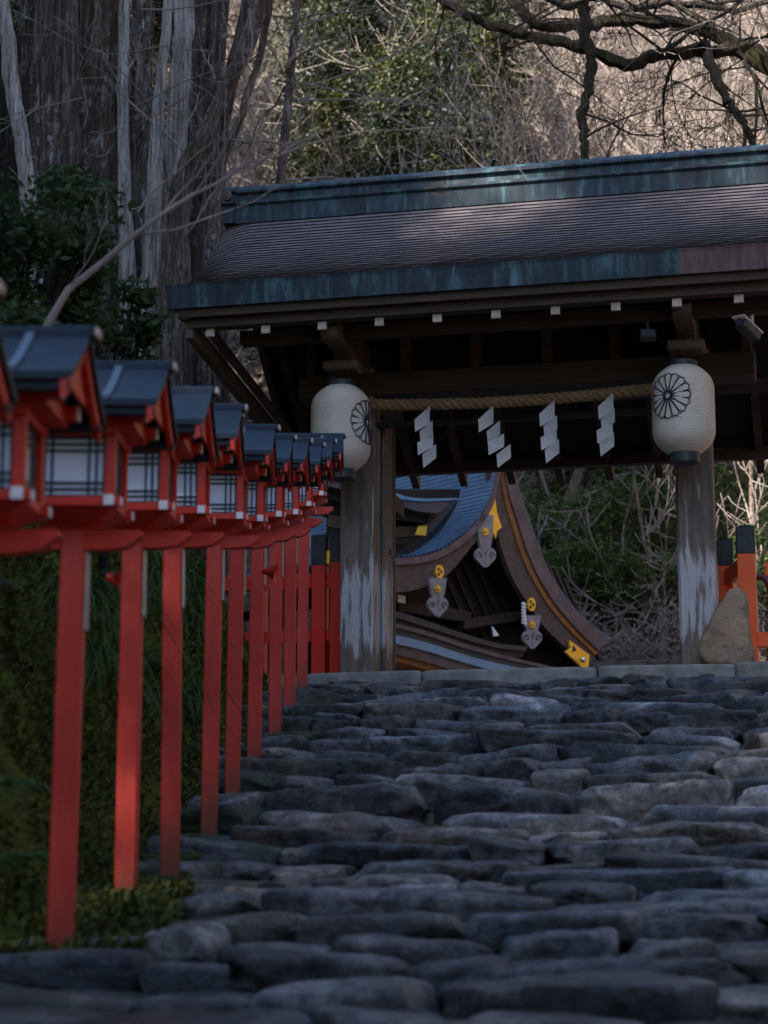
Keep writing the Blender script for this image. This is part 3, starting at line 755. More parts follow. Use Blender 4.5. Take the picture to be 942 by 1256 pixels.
# ---------------------------------------------------------------- red lanterns on posts
def red_lantern():
    root = empty('post_lantern')
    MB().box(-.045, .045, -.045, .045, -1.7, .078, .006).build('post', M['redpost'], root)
    pl = MB().box(.0475, .058, -.035, .035, -.30, -.01, .002).build('name_plaque', M['plaque'], root)
    # boat shaped arm and crossing corbel
    for sg in (-1, 1):
        MB().prism([(sg*.0465, -.036, .0), (sg*.12, -.036, .0), (sg*.20, -.036, .012), (sg*.255, -.036, .055), (sg*.248, -.036, .072), (sg*.0465, -.036, .075)], (0, .072, 0)).build('bracket_arm', M['red'], root)
    cb = MB(); cb.prism([(-.13, -.045, .076), (.13, -.045, .076), (.09, -.045, .110), (-.09, -.045, .110)], (0, .09, 0)); cb.build('corbel', M['red'], root)
    # flaring tray under the box
    ty = MB(); ty.add([(-.055, -.055, .082), (.055, -.055, .082), (.055, .055, .082), (-.055, .055, .082), (-.170, -.170, .136), (.170, -.170, .136), (.170, .170, .136), (-.170, .170, .136)],
                      [(3, 2, 1, 0), (0, 1, 5, 4), (1, 2, 6, 5), (2, 3, 7, 6), (3, 0, 4, 7), (4, 5, 6, 7)]); ty.build('tray', M['red'], root)
    fr = MB(); h = .148
    for s in (-1, 1):
        fr.box(-.19, .19, s*h-.021, s*h+.021, .141, .176, .003); fr.box(s*h-.021, s*h+.021, -.19, .19, .1415, .1755, .003)
        fr.box(-.175, .175, s*h-.02, s*h+.02, .405, .44, .003); fr.box(s*h-.02, s*h+.02, -.185, .185, .4055, .4395, .003)
        for t in (-1, 1): fr.box(s*h-.019, s*h+.019, t*h-.019, t*h+.019, .175, .406, .003)
    fr.build('box_frame', M['red'], root)
    for sx_ in (-1, 1):
        for t in (-1, 1):
            MB().box(sx_*.152-.019, sx_*.152+.019, min(t*.191, t*.1945), max(t*.191, t*.1945), .140, .178).build('metal_cap', M['whitecap'], root)
            MB().box(min(sx_*.191, sx_*.1945), max(sx_*.191, sx_*.1945), t*h-.018, t*h+.018, .143, .175).build('metal_cap', M['whitecap'], root)
    def window(rot):
        T = Matrix.Rotation(rot, 4, 'Z')
        w_ = MB().box(-.129, .129, -.139, -.134, .176, .405, 0, T).build('window', M['paper'], root)
        l = MB(); 
        for x in (-.124, -.096, -.068, .068, .096, .124): l.box(x-.0046, x+.0046, -.147, -.140, .178, .404, 0, T)
        for z in (.182, .207, .230, .350, .374, .399): l.box(-.129, .129, -.1465, -.1405, z-.0046, z+.0046, 0, T)
        l.build('lattice', M['lattice'], w_)
    for k in range(4): window(k*math.pi/2)
    # gabled roof, ridge across, gable boards facing the steps
    RL = .335
    def pr(t): return .02+.315*t, .692-.200*(1.30*t-.30*t*t)
    def shell(lo, hi, x0, x1, y1=1.):
        out = []
        for s in (-1, 1):
            a = []; b = []
            for k in range(9):
                y, z = pr(k/8*y1); a.append((x0, s*y, z+lo)); b.append((x1, s*y, z+lo))
            out.append((a, b, hi-lo))
        return out
    sh = MB()
    for a, b, d in shell(-.012, .012, -RL, RL): sh.strip(a, b, (0, 0, d))
    rf = sh.build('roof', M['lantroof'], root)
    for s_ in (-1, 1):
        y, z = pr(.97); MB().box(-RL+.01, RL-.01, min(s_*(y-.055), s_*(y-.01)), max(s_*(y-.055), s_*(y-.01)), z-.045, z-.018, .002).build('eave_layer', M['lantroof'], rf)
    for x in (-.15, .15):
        for s_ in (-1, 1):
            a = []; b = []
            for k in range(9): y, z = pr(k/8*1.005); a.append((x-.014, s_*y, z+.0125)); b.append((x+.014, s_*y, z+.0125))
            MB().strip(a, b, (0, 0, .014)).build('roof_seam', M['lantseam'], rf)
    rd = MB(); rd.box(-RL-.015, RL+.015, -.038, .038, .684, .724, .008); rr = rd.build('roof_ridge', M['lantroof'], rf)
    for s_ in (-1, 1): MB().box(min(s_*(RL+.0155), s_*(RL+.03)), max(s_*(RL+.0155), s_*(RL+.03)), -.03, .03, .690, .720, .004).build('ridge_cap', M['creamcap'], rr)
    for x0 in (RL-.035, -RL+.015):
        g_ = MB()
        for s in (-1, 1):
            a = []; b = []
            for k in range(9):
                y, z = pr(k/8*.98); a.append((x0, s*y, z-.013)); b.append((x0, s*y, z-.058-.012*(k/8)))
            g_.strip(a, b, (.02, 0, 0))
        g_.build('gable_board', M['red'], rf)
    def attic(x0, th, lo, tt, name):
        pts = [(x0, pr(k/8*tt)[0], pr(k/8*tt)[1]-.014) for k in range(8, -1, -1)]+[(x0, -pr(k/8*tt)[0], pr(k/8*tt)[1]-.014) for k in range(9)]
        yb = pr(tt)[0]; pts += [(x0, -yb, lo), (x0, yb, lo)]
        return MB().prism(pts, (th, 0, 0)).build(name, M['red'], rf)
    attic(-.235, .47, .4405, .52, 'attic_box')
    for x0 in (RL-.050, -RL+.038): attic(x0, .012, .505, .84, 'gable_panel')
    for y in (-.152, .152):
        p_ = MB().box(-.272, .272, y-.024, y+.024, .458, .502, .003).build('purlin', M['red'], rf)
        for s_ in (-1, 1): MB().box(min(s_*.2725, s_*.279), max(s_*.2725, s_*.279), y-.024, y+.024, .458, .502).build('purlin_cap', M['creamcap'], root)
    return root
LZ = [4.8, 6.0, 7.2, 8.43, 9.52, 11.0, 12.0, 13.1, 14.3, 15.3, 16.6]
LX = [-1.33, -1.26, -1.155, -1.095, -1.04, -.965, -.915, -.855, -.80, -.74, -.69]
LB = [.78, 1.00, 1.215, 1.43, 1.62, 1.868, 2.04, 2.27, 2.51, 2.765, 3.11]
LF = [-.62, -.43, -.225, -.05, .0, .205, .506, .767, 1.044, 1.294, 1.59]
LABL = ['red post lantern at the very left edge, only a corner of its roof showing', 'red post lantern nearest the viewer with its box cut by the left edge',
 'red post lantern with its whole window in view, on the tallest looking post', 'red post lantern second up the row after the one with its whole window in view',
 'red post lantern third up the row after the cut one, post footed in moss', 'red post lantern fourth up the row after the cut one, roof before the dark gable',
 'red post lantern fifth up the row after the cut one, small horn beside it', 'red post lantern fourth from the gate end of the row', 'red post lantern third from the gate end of the row',
 'red post lantern next to last before the gate', 'red post lantern last in the row, its roof against the paper lantern']
rl0 = red_lantern()
for i in range(11):
    o = rl0 if i == 0 else copy_tree(rl0)
    o.location = (LX[i], LZ[i], LB[i]); o.rotation_euler = (math.radians(R.uniform(-.6, .6)), math.radians(R.uniform(-.5, .5)), math.radians(R.uniform(-2, 2)))
    tag(o, LABL[i], 'lantern', 'red lanterns on posts along the steps')

# small red horn behind the row
hn = empty('loudspeaker', at(322, 700, 12.6), math.radians(20)); tag(hn, 'small dark red horn loudspeaker fixed between the lantern posts', 'loudspeaker')
MB().lathe([(.02, 0), (.025, .03), (.055, .09), (.06, .092), (.02, .06)], 20).build('horn', M['red'], hn).rotation_euler = (math.radians(100), 0, math.radians(60))
hn2 = empty('loudspeaker', at(132, 708, 8.6), math.radians(20)); tag(hn2, 'small dark red horn loudspeaker beside the nearest lantern post', 'loudspeaker')
MB().lathe([(.02, 0), (.025, .03), (.045, .07), (.05, .072), (.02, .05)], 20).build('horn', M['red'], hn2).rotation_euler = (math.radians(100), 0, math.radians(60))

# ---------------------------------------------------------------- fences by the pillars
def fence_post(mb_parent, x, y, w_, z1, cap, m):
    p = MB().box(x-w_/2, x+w_/2, y-w_/2, y+w_/2, -.02, z1, .006).build('post', m, mb_parent)
    MB().box(x-w_/2-.006, x+w_/2+.006, y-w_/2-.006, y+w_/2+.006, z1-.01, z1+cap, .012).build('post_cap', M['black'], p)
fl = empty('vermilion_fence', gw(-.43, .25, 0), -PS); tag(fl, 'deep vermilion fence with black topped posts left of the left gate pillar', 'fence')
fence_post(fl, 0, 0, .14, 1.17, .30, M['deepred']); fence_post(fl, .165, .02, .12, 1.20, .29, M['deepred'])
fence_post(fl, -.62, 0, .14, 1.17, .30, M['deepred'])
MB().box(-1.2, .3, -.02, .03, .95, 1.09, .004).build('rail', M['deepred'], fl); MB().box(-1.2, .3, -.02, .03, .42, .53, .004).build('rail', M['deepred'], fl)
MB().lathe([(.02, 0), (.03, .01), (.03, .13), (.015, .15)], 12, (.09, -.04, 1.17)).build('brass_fitting', M['gold'], fl)
MB().box(-.07, .16, .16, .20, .0, .5).build('kick_board', M['black'], fl)
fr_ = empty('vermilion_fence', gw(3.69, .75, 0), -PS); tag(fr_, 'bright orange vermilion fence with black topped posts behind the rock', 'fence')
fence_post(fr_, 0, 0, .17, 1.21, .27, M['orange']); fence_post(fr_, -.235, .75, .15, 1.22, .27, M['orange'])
fence_post(fr_, 1.25, -.1, .17, 1.21, .27, M['orange'])
MB().box(-.03, .03, .0, .75, 1.02, 1.17, .004, Matrix.Translation((-.05, 0.02, 0)) @ Matrix.Rotation(.25, 4, 'Z')).build('rail', M['orange'], fr_)
MB().box(.08, 1.2, -.09, -.01, .97, 1.13, .006, Matrix.Rotation(.09, 4, 'Y')).build('rail', M['orange'], fr_)
MB().box(.08, 1.2, -.09, -.01, .30, .44, .006).build('rail', M['orange'], fr_)
cv = MB()
pts = [Vector((.16+.30*(1-math.cos(a)), -.06, 1.0-.30+.30*math.sin(a)-0)) for a in np.linspace(math.pi/2, 0, 8)]
cv.tube([(.10, -.10, .98), (.17, -.10, .96), (.22, -.10, .88), (.24, -.10, .70), (.24, -.10, .0)], .035, 8); cv.build('curved_rail', noisy('plum lacquer', (.11, .012, .02), (.17, .02, .035), 4, rough=.4), fr_, True)

# the standing rock
def rock_mesh():
    nrm = (np.abs(SV)**2.6).sum(1)**(1/2.6); S2 = unit_stone(21); P0, F0 = S2
    P = P0/((np.abs(P0)**4.5).sum(1)**(1/4.5))[:, None]
    z = (P[:, 2]+1)/2
    # outline read off the picture: left/right edge for each height (metres)
    zt = [0, .05, .22, .30, .42, .55, .65, .71, .76]; xl = [-.20, -.21, -.235, -.21, -.15, -.08, -.03, .0, .04]; xr = [.30, .30, .28, .265, .255, .25, .25, .24, .21]
    H = z*.78; a = np.interp(H, zt, xl); b = np.interp(H, zt, xr)
    X = (a+b)/2+P[:, 0]*(b-a)/2*1.02; Y = P[:, 1]*(.24-.14*z)
    Q = np.stack([X, Y, H-.03], 1); Q += P*fsin(Q, 77, 7, 4)[:, None]*.028-P*np.abs(fsin(Q, 78, 5, 3))[:, None]*.05
    return Q, F0
Q, F0 = rock_mesh()
rk = np_mesh('boulder', Q, F0, M['rock'], smooth=True); rk.location = gw(3.50, -.30, 0); rk.rotation_euler = (0, 0, -PS)
tag(rk, 'upright brown boulder leaning at the foot of the right gate pillar', 'boulder')

# ---------------------------------------------------------------- shrine hall behind the gate
HA = math.radians(38)                       # its gable looks towards the steps and to the right
HO = at(610, 585, 34); Hn = Vector((math.sin(HA), -math.cos(HA), 0)); Hu = Vector((math.cos(HA), math.sin(HA), 0))
hall = empty('shrine_hall', (HO.x, HO.y, 1.88), 0)
tag(hall, 'shrine hall with sweeping blue grey copper roof and gilded gable seen through the gate', 'shrine hall')
HL = Vector((HO.x, HO.y, 1.88))
def hp(px, py, back=0.):                    # on the gable plane, pushed back along the ridge, local to the hall
    return onplane(px, py, HO-Hn*back, Hn)-HL
def z8(x, y): return (480+x/3.364, 560+y/3.364)
def sm(pts, n=5):                           # Catmull-Rom through picture points
    out = []; P = [pts[0]]+list(pts)+[pts[-1]]
    for i in range(1, len(P)-2):
        for k in range(n):
            t = k/n; p0, p1, p2, p3 = P[i-1], P[i], P[i+1], P[i+2]
            out.append(tuple(.5*((2*p1[j])+(-p0[j]+p2[j])*t+(2*p0[j]-5*p1[j]+4*p2[j]-p3[j])*t*t+(-p0[j]+3*p1[j]-3*p2[j]+p3[j])*t**3) for j in (0, 1)))
    out.append(pts[-1]); return out
def resamp(c, n):
    c = np.array(c); d = np.r_[0, np.cumsum(np.hypot(*np.diff(c, axis=0).T))]; t = np.linspace(0, d[-1], n)
    return list(zip(np.interp(t, d, c[:, 0]), np.interp(t, d, c[:, 1])))
Ltop = resamp(sm([z8(*p) for p in ((455, -20), (432, 60), (415, 150), (380, 225), (328, 295), (245, 362), (170, 398), (90, 414), (-40, 416), (-130, 408))]), 26)
Lmid = resamp(sm([z8(*p) for p in ((470, 10), (445, 95), (428, 180), (395, 250), (345, 318), (258, 388), (178, 425), (95, 443), (-40, 446), (-130, 438))]), 26)
Lbot = resamp(sm([z8(*p) for p in ((480, 40), (440, 190), (405, 270), (362, 335), (300, 410), (240, 480), (160, 530), (70, 556), (-40, 562), (-130, 556))]), 26)
Rtop = resamp(sm([z8(*p) for p in ((500, -20), (515, 70), (535, 150), (572, 260), (610, 370), (652, 470), (722, 580), (800, 668), (900, 745))]), 26)
Rmid = resamp(sm([z8(*p) for p in ((460, -20), (472, 70), (490, 165), (522, 265), (556, 375), (603, 485), (672, 600), (760, 705), (855, 800))]), 26)
Rbot = resamp(sm([z8(*p) for p in ((405, 60), (415, 180), (432, 290), (462, 400), (505, 510), (560, 600), (625, 695), (715, 785), (812, 868))]), 26)
H3 = lambda c, b=0: [hp(x, y, b) for x, y in c]
dv = Hn*-1
# left slope of the roof: course by course from the verge back along the ridge
A = H3(Ltop, -.02); mb = MB(); fine = []
Lf = resamp(Ltop, 46)
A = H3(Lf, -.02)
for i in range(len(A)-1):
    a, b = A[i], A[i+1]; up_ = Vector((0, 0, .045))-Hu*.0; 
    p = [a, b, b-Hn*7, a-Hn*7]
    mb.add([a, b+up_, b+up_-Hn*7, a-Hn*7, b, b-Hn*7], [(0, 1, 2, 3), (1, 4, 5, 2)])
mb.build('roof', M['hallcopper'], hall)
B_ = [p+Vector((.0, .0, .0)) for p in H3(Rtop, 0)]
mb = MB(); mb.strip(B_, [p-Hn*7 for p in B_], (0, 0, -.05)); mb.build('roof', M['hallcopper'], hall)
MB().strip(H3(Ltop), H3(Lmid), dv*.5).build('verge', M['plumedge'], hall)
MB().strip(H3(Lmid, .06), H3(Lbot, .06), dv*.12).build('bargeboard', M['hallwood'], hall)
MB().strip(H3(Rtop), H3(Rmid), dv*.5).build('verge', M['plumedge'], hall)
rb = [(a[0]+(b[0]-a[0])*.28, a[1]+(b[1]-a[1])*.28) for a, b in zip(Rmid, Rbot)]
MB().strip(H3(Rmid, .05), H3(rb, .05), dv*.12).build('bargeboard', M['hallorange'], hall)
MB().strip(H3(rb, .09), H3(Rbot, .09), dv*.12).build('bargeboard', M['hallwood'], hall)
# rail just under the purple verge
# underside of the right slope with its rows of rafters, and dark gable wall
MB().strip(H3(Rbot, .3), [p-Hn*6 for p in H3(Rbot, .3)], (0, 0, .03)).build('soffit', M['halldark'], hall)
MB().strip(H3(Lbot, .3), [p-Hn*6 for p in H3(Lbot, .3)], (0, 0, .03)).build('soffit', M['halldark'], hall)
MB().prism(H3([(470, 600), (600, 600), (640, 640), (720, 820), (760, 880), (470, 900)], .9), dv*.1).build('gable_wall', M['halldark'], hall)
for i in range(15):
    x = 205+i*36; y0 = 470-(i*30 if i < 7 else 210-(i-7)*36); 
    a = z8(x, y0-10+0*i); b = z8(x+150, y0+330)
    q = [hp(a[0], a[1], .82), hp(a[0]+3.2, a[1], .82), hp(b[0]+3.2, b[1], .82), hp(b[0], b[1], .82)]
    MB().prism(q, dv*.07).build('gable_rib', M['beamx'], hall)
def bar(name, p0, p1, wpx, m, back, thick=.15):
    q = [hp(*z8(*p0), back), hp(*z8(*p1), back), hp(z8(*p1)[0], z8(*p1)[1]+wpx, back), hp(z8(*p0)[0], z8(*p0)[1]+wpx, back)]
    return MB().prism(q, dv*thick).build(name, m, hall)
bar('tie_beam', (300, 672), (620, 622), 12, M['beamx'], .5, .25)
bar('tie_beam', (30, 590), (330, 640), 14, M['beamx'], .55, .25)
def poly(name, pts, m, back, thick=.04, parent=None, smooth_=False):
    q = [hp(*z8(*p), back) for p in (sm(pts, 4)[:-1] if smooth_ else pts)]
    return MB().prism(q, dv*thick).build(name, m, parent or hall)
poly('beam_end', [(28, 568), (58, 575), (58, 606), (28, 600)], M['creamcap'], .2)
poly('beam_end', [(418, 700), (445, 738), (425, 742)], M['whitecap'], .2)
# gilt fittings
gold = M['gold']
poly('gilt_fitting', [(395, 222), (400, 235), (368, 312), (354, 306)], gold, .02, .05)
poly('gilt_fitting', [(408, 175), (428, 165), (436, 230), (456, 292), (436, 308), (432, 338), (412, 296), (396, 236)], gold, .02, .05)
g2 = poly('gilt_fitting', [(735, 758), (818, 818), (812, 872), (786, 868), (718, 806), (740, 790)], gold, -.02, .06)
poly('gilt_fitting', [(752, 778), (766, 800), (748, 806)], M['ink'], -.03, .01, g2)
def disc(name, c, rx, ry, m, back, thick, parent=None, seg=20):
    return poly(name, [(c[0]+rx*math.cos(t), c[1]+ry*math.sin(t)) for t in np.linspace(0, 2*math.pi, seg+1)[:-1]], m, back, thick, parent)
def boss(px, py, r, m, back, parent=None):
    p = hp(*z8(px, py), back); b = MB().lathe([(0.001, -r), (r*.5, -r*.87), (r*.87, -r*.5), (r, 0), (r*.87, r*.5), (r*.5, r*.87), (.001, r)], 20).build('knob', m, parent or hall, True)
    b.location = p; return b
boss(790, 838, .055, M['silver'], -.1)
for c, rx in (((200, 475), 17), ((580, 610), 16)):
    d = disc('gilt_disc', c, rx, 28, gold, .0, .06)
    for k in range(3):
        a = k*2.094; disc('swirl', (c[0]+rx*.42*math.cos(a), c[1]+12*math.sin(a)), rx*.26, 7, M['hallwood'], -.012, .012, d, 8)
def pendant(x, y, top, sc, wide=1.):
    # carved pendant: fluted stem, two curls and a pointed lobe
    pd = poly('gable_pendant', [(x-38*sc*wide, top), (x+38*sc*wide, top), (x+30*sc, top+(y-top)*.5), (x+18*sc, y-10), (x-18*sc, y-10), (x-30*sc, top+(y-top)*.5)], M['pendant'], .0, .06)
    for s in (-1, 1):
        poly('curl', [(x+s*8*sc, y-22*sc), (x+s*26*sc, y-28*sc), (x+s*41*sc, y-12*sc), (x+s*41*sc, y+14*sc), (x+s*24*sc, y+34*sc), (x+s*2, y+52*sc), (x+s*2, y)], M['pendant'], -.03, .05, pd, True)
        sp_ = [hp(*z8(x+s*(24+(13-1.5*k_)*math.cos(k_*.8))*sc, y+(4-(17-1.9*k_)*math.sin(k_*.8))*sc), -.036) for k_ in range(8)]
        MB().tube(sp_, .010, 5).build('scroll', M['hallwood'], pd)
    fy = top+(y-top)*.42
    for k in range(6):
        a = k*math.pi/3; disc('gilt_flower', (x+7*sc*math.cos(a), fy+9*sc*math.sin(a)), 6.5*sc, 8*sc, gold, -.03, .03, pd, 8)
    boss(x, fy, .03, gold, -.07, pd)
pendant(390, 405, 240, 1.0, .8); pendant(193, 610, 500, .98); pendant(583, 745, 655, .92)
sb = MB()
for k in range(7):
    a = hp(*z8(539, 606+k*13), -.05); sb.tube([a, hp(*z8(553, 612+k*13), -.05)], .022, 6)
sb.tube([hp(*z8(545, 600), -.03), hp(*z8(556, 700), -.03)], .02, 6); sb.build('white_tassel', M['whitecap'], hall)
# lower roof running down to the right in front of the gable
def lower(name, top, bot, m, fwd, th, par=None):
    t = resamp(sm([z8(*p) for p in top]), 22); b = resamp(sm([z8(*p) for p in bot]), 22)
    return MB().strip(H3(t, -fwd), H3(b, -fwd), dv*th).build(name, m, par or hall)
lower('lower_roof', ((-90, 606), (30, 640), (130, 672), (330, 740), (450, 772), (562, 783)), ((-90, 640), (30, 668), (130, 700), (330, 762), (450, 792), (556, 802)), M['black'], .25, .9)
lower('lower_roof_edge', ((-90, 630), (30, 662), (130, 694), (330, 758), (450, 790), (556, 801)), ((-90, 700), (30, 724), (130, 752), (330, 812), (450, 828), (540, 826)), M['beamx'], .2, .5)
lower('lower_roof_edge', ((-90, 662), (25, 690), (150, 722), (320, 778), (500, 828), (710, 878)), ((-90, 682), (25, 708), (150, 740), (320, 796), (500, 843), (700, 884)), M['plumedge'], .9, .8)
lower('lower_roof', ((-90, 680), (25, 706), (150, 738), (320, 795), (500, 842), (700, 884)), ((-90, 712), (25, 736), (150, 766), (320, 820), (500, 864), (690, 896)), M['black'], .86, .7)
lower('lower_roof', ((-90, 712), (25, 737), (150, 768), (320, 822), (500, 866), (690, 900)), ((-90, 752), (25, 774), (150, 804), (320, 856), (500, 900), (690, 930)), M['hallcopper'], .95, .8)
lower('lower_roof_edge', ((-90, 750), (25, 773), (150, 803), (320, 855), (500, 899), (690, 929)), ((-90, 796), (25, 818), (150, 850), (320, 900), (500, 940), (690, 960)), M['plumedge'], .90, .6)
lower('lower_roof_edge', ((-90, 796), (25, 819), (150, 851), (320, 901), (500, 941), (690, 961)), ((-90, 824), (25, 846), (150, 880), (320, 930), (500, 970), (690, 990)), M['hallorange'], .84, .5)
# the hall's timber body below its roofs
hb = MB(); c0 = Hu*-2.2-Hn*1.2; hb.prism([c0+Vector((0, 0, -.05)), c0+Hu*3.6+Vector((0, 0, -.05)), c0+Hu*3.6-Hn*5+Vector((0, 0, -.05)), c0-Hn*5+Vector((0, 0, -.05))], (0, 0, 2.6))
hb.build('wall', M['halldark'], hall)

# corner of a second roof nearer on the left
pav = empty('shrine_pavilion', at(450, 640, 27)); PVo = pav.location.copy(); PVo.z = 1.88; pav.location = PVo
tag(pav, 'curved roof corner with a gilded beam end beside the left gate pillar', 'pavilion')
pn = Vector((.12, -1, 0)).normalized(); PO = at(487, 640, 27)
def pp(px, py, b=0.): return onplane(px, py, PO-pn*b, pn)-PVo
def pvp(name, pts, m, b, th): return MB().prism([pp(*z8(*p), b) for p in pts], -pn*th).build(name, m, pav)
pvp('roof', sm([(-260, 60), (-60, 120), (20, 150), (70, 166), (150, 173), (266, 171), (266, 178), (150, 185), (60, 178), (20, 170), (-260, 90)], 3), M['hallcopper'], 0, 2.6)
pvp('roof_edge', [(-260, 88), (20, 168), (60, 176), (150, 184), (262, 178), (195, 234), (110, 226), (20, 196), (-260, 120)], M['plumedge'], .03, 1.6)
pvp('rafter_layer', [(-260, 122), (20, 197), (110, 227), (168, 232), (148, 276), (20, 258), (-260, 170)], M['soffit'], .2, 1.4)
pvp('beam', [(-260, 240), (18, 290), (146, 282), (148, 326), (18, 334), (-260, 290)], M['armwood'], .35, .3)
pvp('gilt_beam_end', [(112, 284), (148, 281), (142, 326), (98, 322)], gold, .30, .045)
pvp('bracket', [(-260, 295), (20, 338), (110, 330), (60, 362), (20, 366), (-260, 330)], M['halldark'], .36, .6)
pvp('column', [(-140, 290), (-60, 290), (-60, 940), (-140, 940)], M['armwood'], .5, .3)

# ---------------------------------------------------------------- giant multi-stemmed tree beside the gate
D0 = 21.2
gt = empty('giant_tree', (at(200, 430, D0).x, D0, hz(at(200, 430, D0).x, D0)))
tag(gt, 'giant tree of many fluted pale and brown stems left of the gate', 'tree')
def stem(pts, m, d, seed, flute=.16, seg=48, lobes=5):
    q = random.Random(seed); P = []; Rr = []
    for px, py, wpx in pts:
        p = at(px, py, d); P.append(p); Rr.append(wpx/2/2440*d*1.02)
    # continue into the ground and up beyond the picture
    lo = P[-1]; g = hz(lo.x, lo.y)-.3; P.append(Vector((lo.x, lo.y, g))); Rr.append(Rr[-1]*1.25)
    hi = P[0]; dd = (P[0]-P[1]).normalized(); P.insert(0, hi+dd*3.5); Rr.insert(0, Rr[0]*.8)
    # resample
    PP = []; RR = []
    for i in range(len(P)-1):
        n = max(2, int((P[i]-P[i+1]).length/.16))
        for k in range(n):
            t = k/n; PP.append(P[i].lerp(P[i+1], t)+Vector((q.gauss(0, .006), q.gauss(0, .006), 0))); RR.append((Rr[i]*(1-t)+Rr[i+1]*t)*(1+.04*math.sin(k*.8+i)+q.gauss(0, .015)))
    ph = [q.uniform(0, 6.28) for _ in range(4)]
    fl_ = lambda a, t: 1+.035*math.sin(19*a+ph[2]+4*math.sin(7*t))+flute*math.sin(lobes*a+ph[0]+2.2*t)*.6+flute*.5*math.sin((lobes*2+1)*a+ph[1]-3*t)+flute*.35*math.sin(3*a+ph[2]+9*t)
    mb = MB().tube([p-gt.location for p in PP], RR, seg, True, fl_)
    return mb.build('stem', m, gt, True)
bp, bb, bm_, bl, bd = M['bark_pale'], M['bark_brown'], M['bark_moss'], M['bark_lichen'], M['bark_dark']
stem([(3, 0, 20), (14, 90, 20), (30, 190, 20), (44, 330, 26)], bp, 19.6, 1, .05)
stem([(0, 30, 26), (4, 200, 30), (8, 420, 44)], bd, 20.6, 2, .2)
stem([(40, 0, 30), (38, 120, 34), (42, 420, 40)], bb, 21.0, 3, .2)
stem([(64, 0, 34), (60, 90, 38), (60, 260, 42), (64, 430, 52)], bb, 20.4, 4, .16)
stem([(118, 0, 74), (112, 120, 84), (110, 250, 96), (112, 440, 104)], bl, 21.3, 5, .17, 44, 7)
stem([(153, 0, 13), (151, 90, 14), (152, 200, 16), (160, 430, 26)], bp, 20.5, 6, .06)
stem([(176, 0, 24), (172, 120, 26), (168, 260, 30), (172, 440, 40)], bb, 20.8, 7, .22)
stem([(206, 0, 12), (202, 60, 13), (194, 130, 15), (190, 240, 20), (184, 330, 22), (178, 440, 30)], bp, 20.2, 8, .08)
stem([(226, 0, 24), (222, 90, 25), (214, 200, 28), (206, 320, 34), (200, 440, 44)], bp, 20.7, 9, .18)
stem([(243, 0, 18), (238, 130, 22), (238, 260, 30), (236, 440, 46)], bb, 21.2, 10, .25)
stem([(268, 0, 26), (262, 90, 24), (254, 200, 26), (246, 310, 30), (236, 440, 50)], bb, 21.8, 11, .25)
stem([(322, 0, 20), (300, 62, 20), (276, 110, 19), (250, 168, 22), (226, 212, 26), (216, 290, 30), (214, 440, 44)], bb, 20.0, 12, .12)
stem([(332, 0, 9), (318, 70, 9), (296, 140, 10), (270, 205, 12), (262, 280, 18), (250, 440, 28)], bb, 20.6, 13, .08)
stem([(306, 0, 16), (290, 70, 17), (272, 150, 20), (262, 250, 26), (262, 440, 36)], bb, 22.3, 14, .2)
stem([(86, 0, 16), (88, 180, 20), (84, 440, 30)], bb, 20.1, 15, .2)
stem([(140, 430, 18), (146, 470, 18), (150, 560, 20)], bb, 20.0, 16, .1) if False else None
hb_ = MB(); q = random.Random(5)
for i in range(34):
    px = q.uniform(20, 330); p = at(px, q.uniform(0, 300), q.uniform(19.3, 20.8))-gt.location
    grow(hb_, p, (q.gauss(.3, .7), q.gauss(0, .6), q.gauss(.2, .6)), q.uniform(.6, 1.7), q.uniform(.008, .018), 2, q, .1, (2, 3), .7, 5, .003)
hb_.build('side_twigs', M['twig'], gt)

# second slender trunks farther left and behind the post row
def simple_tree(name, label, cat, group, x, y, h, r, m, seed, lean=(0, 0), kids=(3, 4), depth=3, tw=None, z0=None):
    q = random.Random(seed); root = empty(name, (x, y, (hz(x, y) if z0 is None else z0)-.2))
    tag(root, label, cat, group)
    t = MB(); pts = []; rad = []; p = Vector((0, 0, 0))
    for k in range(12):
        f = k/11; pts.append(Vector((lean[0]*f*f*h+q.gauss(0, .03), lean[1]*f*f*h+q.gauss(0, .03), h*f))); rad.append(r*(1-.7*f)*(1.35 if k == 0 else 1))
    t.tube(pts, rad, 12, True, lambda a, t_: 1+.06*math.sin(3*a+5*t_)); t.build('trunk', m, root, True)
    b = MB()
    for k in range(14):
        f = q.uniform(.25, 1); i = min(10, int(f*11)); a = q.uniform(0, 6.28)
        grow(b, pts[i], (math.cos(a), math.sin(a), q.uniform(.3, 1.1)), h*q.uniform(.22, .38), rad[i]*.45, depth-1, q, .25, kids, .7, 5, .010)
    b.build('crown', tw or M['twig'], root)
    return root

